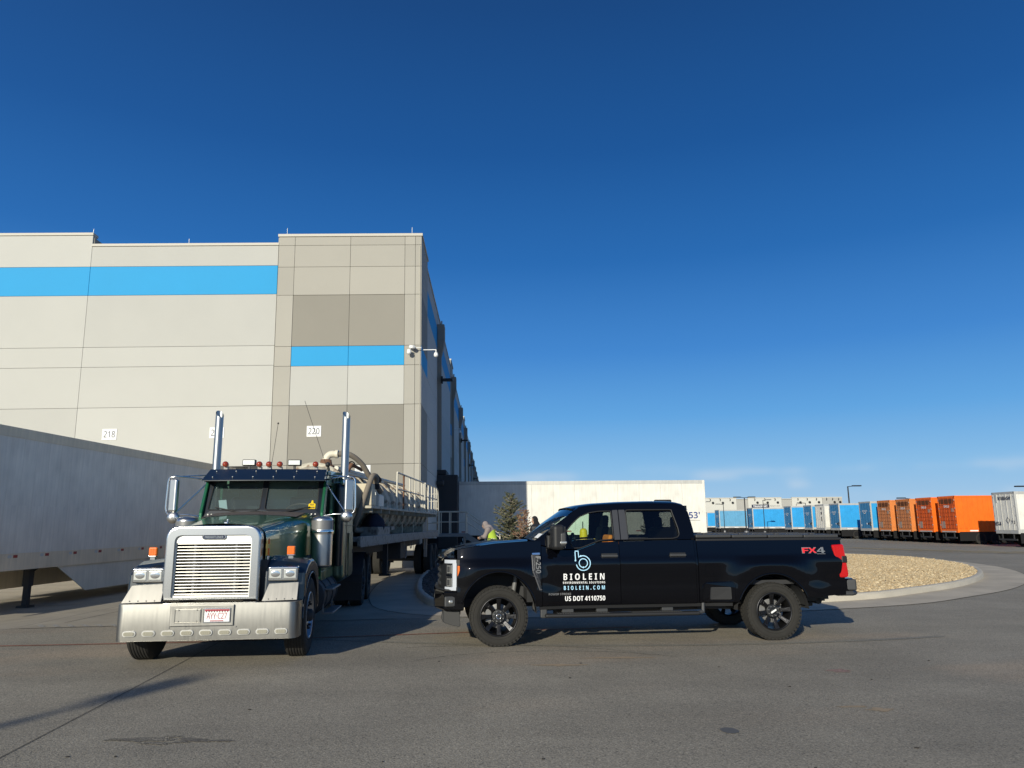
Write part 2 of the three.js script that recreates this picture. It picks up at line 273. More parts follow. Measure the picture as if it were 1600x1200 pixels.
function strip(pts, w, y) {                // a painted or sawn line following the ground
  const t = []; const P = pts.map(p => V(p[0], 0, p[1]));
  const fine = []; for (let i = 1; i < P.length; i++) { const n = Math.max(1, Math.ceil(P[i].distanceTo(P[i - 1]) / .6)); for (let k = 0; k < n; k++) fine.push(P[i - 1].clone().lerp(P[i], k / n)); } fine.push(P[P.length - 1]);
  const N = fine.map((p, i) => { const d = fine[Math.min(i + 1, fine.length - 1)].clone().sub(fine[Math.max(i - 1, 0)]).normalize(); return V(-d.z, 0, d.x); });
  for (let i = 1; i < fine.length; i++) { const wa = w * (.8 + .4 * vnoise(i * .9, 3, 0, 71)), a = fine[i - 1], b = fine[i], n = N[i - 1], m = N[i];
    const A = [a.x - n.x * w / 2, a.z - n.z * w / 2], B = [a.x + n.x * w / 2, a.z + n.z * w / 2], C = [b.x - m.x * w / 2, b.z - m.z * w / 2], D = [b.x + m.x * w / 2, b.z + m.z * w / 2]; t.push(A, C, B, B, C, D); }
  const p = t.flatMap(([x, z]) => [x, gh(x, z) + y, z]); const g = new THREE.BufferGeometry(); g.setAttribute('position', new THREE.Float32BufferAttribute(p, 3)); g.computeVertexNormals(); return g;
}
// gutter round the island, kerb, gravel bed
{ const a = offs(0), b = offs(1.15), t = [], tone = (x, z) => { const v = .95 + .3 * (fbm(x * .5, z * .5, 0, 311, 4) - .5) + .14 * (fbm(x * 3, z * 3, 0, 313, 3) - .5); return [v, v * .98, v * .95]; };
  for (let i = 0; i < KN; i++) { const j = (i + 1) % KN; for (let k = 0; k < 3; k++) { const m = (p, q, s) => [lerp(p[0], q[0], s), lerp(p[1], q[1], s)]; const A = m(a[i], b[i], k / 3), B = m(a[i], b[i], (k + 1) / 3), C = m(a[j], b[j], k / 3), D = m(a[j], b[j], (k + 1) / 3); t.push(A, B, C, C, B, D); } }
  sheet('gutter', M.gutter, t, .008, tone);
  // the dark joint between gutter and paving
  struct('gutter_joint', [strip(offs(1.16).concat([offs(1.16)[0]]), .014, .0125)], M.joint);
  // kerb stones: rounded section swept round the island, cut every three metres
  const prof = [[0, 0], [-.012, .10], [-.03, .135], [-.06, .15], [-.15, .15], [-.17, .13], [-.17, 0]];
  const K = thing('island_kerb', 'pale concrete kerb running round the gravel island', 'kerb');
  const per = 8;
  for (let s = 0; s < KN; s += per) {
    const p = [], idx = [], m = prof.length; const last = Math.min(s + per, KN);
    for (let i = s; i <= last; i++) { const q = kerbLine[i % KN], n = kerbNormal[i % KN]; let sh = 0; if (i === s) sh = .006; if (i === last) sh = -.006; const tg = V(-n.z, 0, n.x).multiplyScalar(sh); for (const [o, h] of prof) p.push(q.x + n.x * o + tg.x, h + gh(q.x, q.z), q.z + n.z * o + tg.z); }
    for (let i = 0; i < last - s; i++) for (let k = 0; k < m - 1; k++) { const A = i * m + k, B = A + m; idx.push(A, B, A + 1, B, B + 1, A + 1); }
    const g = new THREE.BufferGeometry(); g.setAttribute('position', new THREE.Float32BufferAttribute(p, 3)); g.setIndex(idx); g.computeVertexNormals();
    obj('kerb_stone', g, M.kerb, K);
  }
}
{ // gravel: a bed and loose stones
  const poly = offs(-.17), c = [7, -28], t = [], rings = 14;
  for (let i = 0; i < KN; i++) { const j = (i + 1) % KN; for (let k = 0; k < rings; k++) { const m = (p, s) => [lerp(c[0], p[0], s), lerp(c[1], p[1], s)]; const A = m(poly[i], k / rings), B = m(poly[i], (k + 1) / rings), C = m(poly[j], k / rings), D = m(poly[j], (k + 1) / rings); t.push(A, B, C, C, B, D); } }
  const rise = (x, z) => .10 + .10 * S(0, 5, Math.hypot(x - c[0], z - c[1]) < 1e9 ? Math.min(...[0]) + 4 : 0) * 0 + .05 * fbm(x * .6, z * .6, 0, 331, 3);
  const bed = new THREE.BufferGeometry(); bed.setAttribute('position', new THREE.Float32BufferAttribute(t.flatMap(([x, z]) => [x, rise(x, z), z]), 3)); bed.computeVertexNormals();
  struct('gravel_bed', [bed], std(.40, .30, .19, 1, 0, { map: tStone }));
  const g = new THREE.IcosahedronGeometry(1, 0); warp(g, (x, y, z) => [x * (1 + .2 * Math.sin(7 * y)), y * .62, z * .85]);
  reseed(77); const list = [];
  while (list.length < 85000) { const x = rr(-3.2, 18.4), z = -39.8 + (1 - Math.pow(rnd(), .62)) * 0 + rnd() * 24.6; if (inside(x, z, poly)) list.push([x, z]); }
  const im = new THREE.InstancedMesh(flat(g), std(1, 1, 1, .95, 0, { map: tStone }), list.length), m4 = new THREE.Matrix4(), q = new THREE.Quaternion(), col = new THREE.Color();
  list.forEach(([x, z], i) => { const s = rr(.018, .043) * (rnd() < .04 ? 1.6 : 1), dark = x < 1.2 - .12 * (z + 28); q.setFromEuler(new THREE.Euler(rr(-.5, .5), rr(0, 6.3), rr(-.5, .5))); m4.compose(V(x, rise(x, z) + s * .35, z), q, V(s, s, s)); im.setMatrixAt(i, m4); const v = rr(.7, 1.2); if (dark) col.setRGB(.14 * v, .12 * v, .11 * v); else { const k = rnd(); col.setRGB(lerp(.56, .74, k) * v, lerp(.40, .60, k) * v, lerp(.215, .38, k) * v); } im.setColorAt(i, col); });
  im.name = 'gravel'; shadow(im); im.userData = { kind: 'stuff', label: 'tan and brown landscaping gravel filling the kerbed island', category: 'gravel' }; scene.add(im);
}
// painted and worn lines
struct('red_line', [strip([[-16, -10.55], [-7.58, -11.38], [-4.82, -11.62], [-1.16, -12.37], [2, -12.95]], .055, .0085)], M.redPaint);
struct('paving_joint', [strip([[-3.6, -3.6], [-3.91, -6.01], [-4.1, -8.2], [-4.31, -10.35], [-4.6, -13.2]], .010, .0045)], M.joint);
struct('paving_joint', [strip([[-30, apronEdge(-30)], [-16, apronEdge(-16)], [-8, apronEdge(-8)], [-2.2, apronEdge(-2.2)]], .02, .0088)], M.joint);
struct('paving_joint', [-19, -24].map(z => strip([[-30, z + .6], [-3.6, z]], .015, .0088)).concat([-22, -16.5, -8.2].map(x => strip([[x, -14], [x + .3, -30]], .015, .0088))), M.joint);
{ // patches on the road: an oily wet stain, a mastic disc, spilled dirt, faded paint
  const blob = (cx, cz, rx, rz, s, y, k = .45) => { const n = 40, p = [], f = a => { const r = 1 - k + 2 * k * fbm(Math.cos(a) * 2.1 + 5, Math.sin(a) * 2.1 + 5, 0, s, 4); return [cx + rx * r * Math.cos(a), cz + rz * r * Math.sin(a)]; }; for (let i = 0; i < n; i++) { const A = f(i / n * 6.2832), B = f((i + 1) / n * 6.2832); p.push(cx, gh(cx, cz) + y, cz, B[0], gh(...B) + y, B[1], A[0], gh(...A) + y, A[1]); } const g = new THREE.BufferGeometry(); g.setAttribute('position', new THREE.Float32BufferAttribute(p, 3)); g.computeVertexNormals(); return g; };
  reseed(61); const stain = []; for (let i = 0; i < 70; i++) { const q = rnd(), x = -3.35 + 1.05 * q + rr(-.05, .05), w = .02 + .09 * Math.exp(-Math.pow((x + 2.85) / .22, 2)); stain.push(blob(x, -6.46 + rr(-1, 1) * w + .06 * (q - .5), rr(.015, .06) * (1 + 8 * w), rr(.006, .018) * (1 + 6 * w), 401 + i * 3, .004 + i * 1e-5, .8)); }
  struct('oil_stain', stain, std(.14, .125, .105, .6, 0, { map: tAsphalt }));
  struct('mastic_patch', [blob(1.81, -6.63, .075, .09, 411, .004, .12)], std(.11, .108, .105, .8));
  struct('spilled_dirt', [blob(3.42, -7.3, .12, .05, 421, .004, .9), blob(3.2, -7.42, .16, .02, 422, .0042, .9), blob(.55, -9.6, .3, .06, 424, .004, .9), blob(1.3, -10.1, .35, .05, 425, .0042, .9)], std(.34, .255, .165, 1));
  struct('paint_smear', [blob(3.82, -9.14, .13, .09, 431, .004, .7)], std(.42, .28, .24, 1, 0, { map: tAsphalt }));
  reseed(5); const bits = []; for (let i = 0; i < 26; i++) { const x = rr(-4, 8), z = rr(-10, -4.6); bits.push(put(new THREE.IcosahedronGeometry(1, 0).scale(rr(.008, .02), .006, rr(.008, .024)), x, .004, z, 0, rr(0, 6), 0)); }
  { const arc = (cx, cz, r, a, b, w) => strip(Array.from({ length: 24 }, (_, i) => { const t = rad(lerp(a, b, i / 23)); return [cx + r * Math.cos(t), cz + r * .55 * Math.sin(t)]; }), w, .0042);
    struct('tyre_scuff', [arc(.5, -9.6, 1.9, 200, 330, .02), arc(-.4, -9.9, 2.3, 240, 345, .016)], std(.40, .37, .31, .9, 0, { map: tAsphalt }));
    struct('tyre_mark', [arc(2, -16, 9, 60, 130, .12)], std(.36, .335, .27, .85, 0, { map: tAsphalt })); }
  struct('road_debris', bits, std(.04, .035, .03, .9));
  // worn white hatching at the apron's edge
  const h = []; for (let i = 0; i < 7; i++) h.push(strip([[-8.5 + i * .26, -13.75], [-8.25 + i * .26, -13.45]], .08, .0088)); struct('worn_marking', h, std(.50, .47, .42, .9, 0, { map: tAsphalt }));
  struct('yellow_marking', [strip([[15, -46], [40, -38]], .16, .03), ...Array.from({ length: 10 }, (_, i) => strip([[22 + i * 1.35, -53 + i * 1.25], [23.6 + i * 1.0, -46.5 + i * 1.2]], .22, .03))], M.yellowPaint);
}
// ================================================================ WAREHOUSE
{
  const B = thing('warehouse_building', 'large beige and white tilt-up warehouse with blue bands behind the trucks', 'building', [-3.8, 0, -31], rad(1.85));
  B.rotation.order = 'YXZ'; B.rotation.z = rad(.7);
  const LEN = 200, WID = 46;
  const gap = .006;
  // core behind the panels (closed volume)
  obj('wall_core', [bb(-WID, -.10, -.6, 13.9, -LEN, -.10), bb(-6.28, -.10, 13.9, 14.4, -3.4, -.10), bb(-WID, -14.36, 13.9, 14.4, -6, -.10)], M.wallGap, B);
  obj('roof_deck', bb(-WID, -.2, 13.905, 13.95, -LEN, -6.2), M.grayMetal, B);
  // front face: panels between joints [x0,x1,y0,y1,material,proud]
  const tones = new Map(), tone = m => { if (!tones.has(m)) tones.set(m, [.955, 1, 1.035].map(k => { const c = m.clone(); c.color.multiplyScalar(k); return c; })); return tones.get(m)[Math.floor(rnd() * 3)]; };
  reseed(19);
  const panel = (x0, x1, y0, y1, m, proud = 0) => obj('wall_panel', bb(x0 + gap, x1 - gap, y0 + gap, y1 - gap, -.10, proud, .008), m === M.wallBlue ? m : tone(m), B);
  const cols = [-6.29, -5.58, -3.14, -.74, -.28, -.001], rows = [-.4, 4.26, 6.79, 8.50, 9.37, 11.67, 12.96, 13.96, 14.36];
  for (let i = 0; i < cols.length - 1; i++) for (let j = 0; j < rows.length - 1; j++) {
    const inner = i === 1 || i === 2; let m = M.wallBeige, pr = 0;
    if (inner) { if (j < 2) m = M.wallTaupe; if (j === 2) m = M.wallWhite; if (j === 3) m = M.wallBlue; if (j === 4) m = M.wallTaupe; if (j < 5) pr = -.012; }
    panel(cols[i], cols[i + 1], rows[j], rows[j + 1], m, pr);
  }
  const rowsL = [-.4, 4.26, 6.81, 8.56, 9.43, 11.74, 13.05, 13.92], matL = [M.wallWhite, M.wallWhite, M.wallWhite, M.wallWhite, M.wallWhite, M.wallBlue, M.wallWhite];
  for (const [x0, x1, top] of [[-14.4, -6.305, 13.98], [-22.4, -14.4, 14.5], [-30.5, -22.4, 13.98], [-38.6, -30.5, 14.5], [-WID, -38.6, 13.98]]) {
    rowsL.forEach((y0, j) => { if (j < rowsL.length - 1) panel(x0, x1, y0, j === rowsL.length - 2 ? top : rowsL[j + 1], matL[j], -.03); });
    obj('wall_coping', bb(x0 - .02, x1 + .02, top + .002, top + .12, -.42, .015, .01), M.coping, B);
    if (top > 14) obj('parapet_return', bb(x0 + .01, x1 - .01, 13.9, top, -.36, -.105), M.wallWhite, B);
  }
  obj('wall_coping', [bb(-6.33, .045, 14.365, 14.49, -.45, .045, .012), bb(-.41, .045, 14.365, 14.488, -3.3, -.455, .012)], M.coping, B);
  obj('parapet_return', [bb(-6.34, -6.295, 13.9, 14.36, -3.3, -.10)], M.wallBeige, B);
  for (const x of [-14.5, -10.3, -6.0, -.45, -22]) obj('lightning_rod', bar([x, 14.0, -.2], [x, x === -10.3 ? 14.38 : 14.86, -.2], .014), M.galv, B);
  // dock numbers and notice
  for (const [n, x] of [['217', -17.1], ['218', -12.98], ['219', -8.55], ['220', -4.5]]) { const y = x < -5 ? -.03 : -.012; const s = obj('dock_number', bb(x - .3, x + .3, 5.45, 5.91, y, y + .02, .004), M.signWhite, B); obj('number', text(n, .26, x, 5.555, y + .0225, { anchor: 'c', f: fontR, fit: .49 }), M.ink, s); }
  { const s = obj('notice_board', bb(-2.75, -2.1, 3.44, 4.22, -.012, .01, .004), M.signWhite, B);
    obj('lettering', [text('NOTICE', .075, -2.42, 4.08, .0125, { anchor: 'c' }), text('CHOCK WHEELS', .055, -2.42, 3.93, .0125, { anchor: 'c', f: fontR }), text('ENGINES OFF', .07, -2.42, 3.74, .0125, { anchor: 'c' }), text('AT DOCK', .07, -2.42, 3.60, .0125, { anchor: 'c' }), bb(-2.72, -2.13, 4.02, 4.028, .0105, .0125)], M.ink, s); }
  // docks (mostly behind the vehicles): recess, door, bumpers
  for (const x of [-16.9, -12.6, -8.3]) {
    const d = obj('dock_door', [bb(x - 1.25, x + 1.25, 1.25, 3.9, -.029, -.002)], M.signWhite, B);
    obj('door_seal', [bb(x - 1.6, x - 1.25, 1.2, 4.2, -.028, .25, .03), bb(x + 1.25, x + 1.6, 1.2, 4.2, -.028, .25, .03), bb(x - 1.6, x + 1.6, 4.2, 4.24, -.028, .25)], M.charcoal, d);
    obj('dock_bumper', bb(x - 1.0, x - .75, .8, 1.2, -.028, .1), M.blackRubber, d); obj('dock_bumper', bb(x + .75, x + 1.0, .8, 1.2, -.028, .1), M.blackRubber, d);
  }
  // side face (in shade), panels by bay
  const sp = (z0, z1, y0, y1, m, proud = 0) => obj('wall_panel', bb(-.10, proud, y0 + gap, y1 - gap, z0 + gap, z1 - gap, .008), m === M.wallBlue ? m : tone(m), B);
  const bay = 15.6, tall = [[-3.2, -.001]];
  for (let k = 0; k < 6; k++) tall.push([-25.3 - 31.2 * k - 3.4, -25.3 - 31.2 * k]);
  const tallSeg = (z0, z1) => { for (let j = 0; j < rows.length - 1; j++) { let m = M.wallBeige; if (j < 2) m = M.wallTaupe; if (j === 2) m = M.wallWhite; if (j === 3) m = M.wallBlue; if (j === 4) m = M.wallTaupe; sp(z0, z1, rows[j], rows[j + 1], m, .0); } };
  tall.forEach(([a, b], i) => {
    tallSeg(a, b);
    if (i) { obj('wall_coping', bb(-.41, .045, 14.365, 14.49, a - .03, b + .03), M.coping, B); obj('parapet_return', [bb(-.4, -.105, 13.9, 14.36, a, b)], M.wallBeige, B); }
    const e = i < tall.length - 1 ? tall[i + 1][1] : -LEN; const z0 = e, z1 = a, n = Math.max(1, Math.round((z1 - z0) / 9));
    for (let q = 0; q < n; q++) { const A = lerp(z0, z1, q / n), C = lerp(z0, z1, (q + 1) / n); rowsL.forEach((y, j) => { if (j < rowsL.length - 1) sp(A, C, y, j === rowsL.length - 2 ? 13.92 : rowsL[j + 1], matL[j], -.04); }); }
    obj('wall_coping', bb(-.41, .0, 13.925, 14.04, z0 + .03, z1 - .03), M.coping, B);
  });
  for (let k = 0; k < 11; k++) {             // rainwater pipes with collector heads, wall lamps
    const z = -10.9 - bay * k, r = part('downspout', B);
    obj('collector_head', [bb(-.03, .38, 12.25, 13.2, z - .42, z + .42, .02), warp(box(.41, .9, .84, .175, 11.8, z), (x, y, w) => y < 11.8 ? [-.03 + (x + .03) * .55, y, z + (w - z) * .45] : [x, y, w])], M.wallTaupe, r);
    obj('pipe', bb(-.035, .19, -.3, 11.35, z - .19, z + .19, .02), M.wallTaupe, r);
    obj('overflow_spout', bar([.2, 13.2, z], [.2, 13.5, z], .05), M.galv, r);
    if (k % 2 === 0) obj('wall_lamp', [bb(.2, .85, 9.86, 9.98, z + .02, z + .42, .01), bb(.17, .28, 9.72, 10.12, z + .1, z + .34)], M.darkMetal, B);
  }
  obj('wall_lamp', [rbox(.4, .3, .35, .06, .2, 3.95, -9.4)], M.darkMetal, B);
  for (const [z, s] of [[-27.2, 1], [-.2, 1]]) {      // cameras on brackets at the tall bays
    const c = part('security_camera', B);
    obj('bracket', [bar([-.02, 9.2, z], [.62, 9.2, z], .022), bar([.62, 9.2, z], [.62, 9.05, z], .022), ...(z > -1 ? [bar([-.35, 9.2, .0], [-.35, 9.2, .22], .022), bar([-.35, 9.2, .2], [.02, 9.2, .2], .018)] : [])], M.signWhite, c);
    obj('housing', [put(new THREE.SphereGeometry(.10, 14, 10), .62, 8.96, z), bar([.62, 9.06, z], [.62, 8.97, z], .085, 12), ...(z > -1 ? [put(new THREE.SphereGeometry(.10, 14, 10), -.5, 9.0, .24), rbox(.16, .14, .3, .04, -.38, 9.24, .22, .25, .6, 0), bar([-.5, 9.12, .24], [-.5, 9.02, .24], .085, 12)] : [])], M.signWhite, c);
  }
  obj('conduit', [bb(-.08, -.05, -.2, 13.9, .001, .03)], M.wallBeige, B);
}
// dock shelter and the trailer parked in it, metal landing and stair
{
  const D = thing('dock_shelter', 'black fabric dock shelter on the shaded warehouse wall', 'dock shelter', [-4.5, 0, -41.2], rad(1.85));
  obj('shelter_frame', [bb(-.1, 1.45, .4, 4.45, -3.7, 0, .06), bb(-.1, .8, 4.45, 4.75, -2.6, -.2, .08)], M.charcoal, D);
  obj('dock_bumper', bb(1.45, 1.6, .7, 1.2, -.9, -.5), M.blackRubber, D); obj('dock_bumper', bb(1.45, 1.6, .7, 1.2, -3.2, -2.8), M.blackRubber, D);
  const P = thing('steel_stair', 'steel landing and stair with pipe railings below the dock shelter', 'stairs', [-4.4, 0, -37.4], rad(1.85));
  obj('landing', [bb(0, 2.05, 1.12, 1.28, -1.5, 0, .01)], M.grayMetal, P);
  for (const [x, z] of [[.1, -.1], [1.95, -.1], [.1, -1.4], [1.95, -1.4]]) obj('post', bar([x, -.05, z], [x, 1.12, z], .05), M.grayMetal, P);
  for (const z of [-.05, -1.45]) obj('stringer', [warp(box(1, .26, .05, .5, 0, z), (x, y, w) => [2.05 + x * 1.75, 1.17 - x * 1.15 + y, w])], M.grayMetal, P);
  for (let i = 0; i < 6; i++) obj('tread', bb(2.1 + i * .28, 2.4 + i * .28, .98 - i * .185, 1.02 - i * .185, -1.42, -.08), M.grayMetal, P);
  for (const z of [-.05, -1.45]) {
    obj('railing', [bar([.05, 2.36, z], [2.05, 2.36, z], .028), bar([.05, 1.85, z], [2.05, 1.85, z], .022), bar([2.05, 2.36, z], [3.75, 1.24, z], .028), bar([2.05, 1.85, z], [3.75, .73, z], .022), bar([2.05, 2.18, z], [3.75, 1.06, z], .02), bar([.05, 1.28, z], [.05, 2.36, z], .028), bar([.72, 1.28, z], [.72, 2.36, z], .022), bar([1.22, 1.28, z], [1.22, 2.36, z], .022), bar([2.05, 1.28, z], [2.05, 2.36, z], .028), bar([3.75, .05, z], [3.75, 1.24, z], .028), bar([3.0, .6, z], [3.0, 1.74, z], .022)], M.railSteel, P);
  }
}
// ================================================================ BOX TRAILERS
function tyreGeo(r, w, rim, seg = 28) { const h = w / 2; return put(lathe([[rim, -h * .8], [rim + .02, -h * .93], [lerp(rim, r, .5), -h], [r - .03, -h * .95], [r, -h * .78], [r, h * .78], [r - .03, h * .95], [lerp(rim, r, .5), h], [rim + .02, h * .93], [rim, h * .8]], seg), 0, 0, 0, Math.PI / 2, 0, 0); }   // axis along z
function simpleWheel(parent, r, w, x, y, z, axis = 'z', mat = M.rimAlu) {
  const g = part('wheel', parent); g.position.set(x, y, z); if (axis === 'x') g.rotation.y = Math.PI / 2;
  obj('tyre', tyreGeo(r, w, r * .55), M.tyre, g); obj('rim', [put(lathe([[.0, .02], [r * .3, .03], [r * .33, .08], [r * .5, .07], [r * .56, w * .38]], 24), 0, 0, 0, Math.PI / 2, 0, 0), put(lathe([[.0, -.02], [r * .3, -.03], [r * .5, -.05], [r * .56, -w * .38]], 24), 0, 0, 0, Math.PI / 2, 0, 0)], mat, g); return g;
}
// local frame: x along the trailer from its rear (0) to its nose (L), near long side at z = 0, far side at z = -2.6
function boxTrailer(name, label, o) {
  const { pos, turn, L = 16.15, floor = 1.12, top = 4.11, side = M.trailerWhite, end = M.trailerWhite, roof = M.trailerAlu, rail = M.trailerAlu, panels = 13, group, detail = 1, skirt = null, ribs = 0, gear = true, gearAt = L - 2.7, railTop = .2 } = o;
  const T = thing(name, label, 'trailer', pos, turn, group), W = 2.6;
  obj('box_body', bb(.03, L - .03, floor + .02, top - .03, -W + .03, -.03), side, T);
  obj('bottom_rail', [bb(0, L, floor - (o.railLow || .14), floor + .12, -.06, .012), bb(0, L, floor - (o.railLow || .14), floor + .12, -W - .012, -W + .06)], rail, T);
  obj('top_rail', [bb(0, L, top - railTop, top, -.06, .012), bb(0, L, top - railTop, top, -W - .012, -W + .06), bb(0, L, top - .02, top + .005, -W + .06, -.06)], roof, T);
  for (let i = 0; i < panels; i++) for (const s of detail > 1 ? [0, 1] : [0]) { const a = .06 + (L - .12) * i / panels, b = .06 + (L - .12) * (i + 1) / panels; const z0 = s ? -W : -.03, z1 = s ? -W + .03 : 0; if (ribs) { const l = [bb(a, b, floor + .12, top - railTop, z0, z1 - .02)]; for (let k = 0; k < ribs; k++) l.push(bb(a + (b - a) * (k + .2) / ribs, a + (b - a) * (k + .75) / ribs, floor + .14, top - railTop - .02, z1 - .03, z1 + .012, .008)); obj('side_panel', l, side, T); } else obj('side_panel', bb(a + (o.seam || .004), b - (o.seam || .004), floor + .12, top - railTop, z0, z1, .003), side, T); }
  obj('end_post', [bb(-.02, .12, floor - .1, top, -.10, .02, .01), bb(-.02, .12, floor - .1, top, -W - .02, -W + .10, .01), bb(-.02, .10, top - .16, top + .01, -W, 0, .01), bb(-.03, .12, floor - .2, floor + .06, -W, 0, .01)], rail, T);
  obj('nose_post', [bb(L - .12, L + .02, floor - .1, top, -.10, .02, .02), bb(L - .12, L + .02, floor - .1, top, -W - .02, -W + .10, .02), bb(L - .03, L + .01, floor, top, -W, 0)], rail, T);
  if (o.doors !== false) for (const s of [0, 1]) {
    const z0 = s ? -W + .10 : -W / 2 + .008, z1 = s ? -W / 2 - .008 : -.10;
    const d = obj('rear_door', o.doorRibs ? [bb(.0, .03, floor + .07, top - .17, z0, z1), ...Array.from({ length: 8 }, (_, k) => bb(-.035, .0, floor + .14 + k * .335, floor + .36 + k * .335, z0 + .06, z1 - .06, .012))] : bb(-.012, .03, floor + .07, top - .17, z0, z1, .004), end, T);
    for (const k of [.3, .75]) obj('lock_rod', bar([-.05, floor + .05, lerp(z0, z1, k)], [-.05, top - .15, lerp(z0, z1, k)], .013), o.rodMat || M.grayMetal, d);
    obj('hinge', Array.from({ length: 4 }, (_, k) => bb(-.03, .0, floor + .4 + k * .7, floor + .5 + k * .7, s ? z0 - .04 : z1 - .08, s ? z0 + .08 : z1 + .04)), M.trailerAlu, d);
  } else obj('end_wall', bb(-.01, .03, floor + .07, top - .17, -W + .1, -.1), end, T);
  obj('underframe', [bb(.2, L - .3, floor - .32, floor - .15, -1.75, -1.62), bb(.2, L - .3, floor - .32, floor - .15, -.98, -.85), ...Array.from({ length: 12 }, (_, i) => bb(.5 + i * (L - 1.2) / 11, .6 + i * (L - 1.2) / 11, floor - .2, floor - .06, -W + .06, -.06)), bb(1.0, 4.6, .62, .8, -1.95, -1.75), bb(1.0, 4.6, .62, .8, -.85, -.65), bb(-.02, .06, .5, .62, -2.3, -.3), bb(-.01, .05, .6, 1.0, -2.0, -1.9), bb(-.01, .05, .6, 1.0, -.7, -.6)], M.charcoal, T);
  for (const ax of [1.9, 3.15]) { obj('axle', bar([ax, .51, -W + .2], [ax, .51, -.2], .065), M.charcoal, T); for (const z of [-.16, -.49, -2.11, -2.44]) if (detail > 0 || z > -.3 || z < -2.3) simpleWheel(T, .51, .27, ax, .51, z, 'z', o.wheelMat || M.rimAlu); }
  obj('mudflap', [bb(.75, .77, .3, 1.0, -.7, -.05), bb(.75, .77, .3, 1.0, -W + .05, -W + .7)], M.blackRubber, T);
  if (gear) for (const z of [-.42, -2.18]) obj('landing_leg', [bb(gearAt - .09, gearAt + .09, .5, floor - .14, z - .08, z + .08), bb(gearAt - .065, gearAt + .065, .05, .52, z - .06, z + .06), bb(gearAt - .15, gearAt + .15, .0, .05, z - .13, z + .13), warp(box(.9, .06, .06, gearAt - .45, .8, z), (x, y, w) => [x, y + (gearAt - x) * .45, w])], M.charcoal, T);
  if (skirt) for (const z of [-.04, -W + .04]) obj('skirt_or_shade_panel', ext(shape(skirt), .02).translate(0, 0, z - .01), o.skirtMat || M.skirt, T);  // near trailer has a real skirt; far-row panels are added as shade
  return T;
}
{ // the near grey trailer backed to the dock, on the left
  const zr = -29.6, X = z => 30 / 1150 * -z - 11.86, turn = Math.atan2(-.9997, -.0257);
  const T = boxTrailer('box_trailer', 'long grey box trailer with aluminium side skirt left of the green truck', { pos: [X(zr), gh(-12, -25), zr], turn: 0, L: 15.6, floor: 1.2, top: 4.17, side: M.trailerGrey, end: M.trailerGrey, rail: M.rail, roof: M.rail, detail: 2, panels: 34, railTop: .23, railLow: .26, gearAt: 11.1, seam: .0018, skirt: [[4.2, 1.0], [10.75, 1.0], [9.35, .26], [4.6, .26]] });
  T.rotation.y = Math.atan2(-.9997, -.0257);
  T.position.x -= 2.6;                     // its far long side (local z = -2.6) is the one that faces the yard
  for (let i = 0; i < 13; i++) { const x = 1.0 + i * 1.12; obj('reflective_tape', bb(x, x + .14, 1.22, 1.285, -2.6145, -2.612), M.tapeRed, T); obj('reflective_tape', bb(x + .2, x + .32, 1.22, 1.285, -2.6145, -2.612), M.tapeWhite, T); }
}
{ // white trailer in the side dock, behind the pickup
  const T = boxTrailer('box_trailer', 'white box trailer parked across behind the pickup with 53 on its nose', { pos: [-3.95, 0, -43], turn: rad(0), L: 15.05, floor: 1.24, top: 4.16, detail: 1, panels: 12, side: M.trailerWhite, rail: M.trailerWhite, gear: true, gearAt: 12.2 });
  obj('lettering', [text("53'", .36, 14.05, 1.98, .004)], M.navyInk, T);
  obj('warning_label', [bb(13.6, 14.7, 1.86, 1.88, .001, .004)], M.ink, T);
  for (let i = 0; i < 7; i++) obj('reflective_tape', bb(1 + i * 2, 1.3 + i * 2, 1.27, 1.33, .012, .0145), M.tapeRed, T);
}
M.doorPlate = std(.30, .24, .2, .7); M.shadeSkirt = std(.006, .006, .007, .9);  // near-black for the panels that stand for shade below the far row
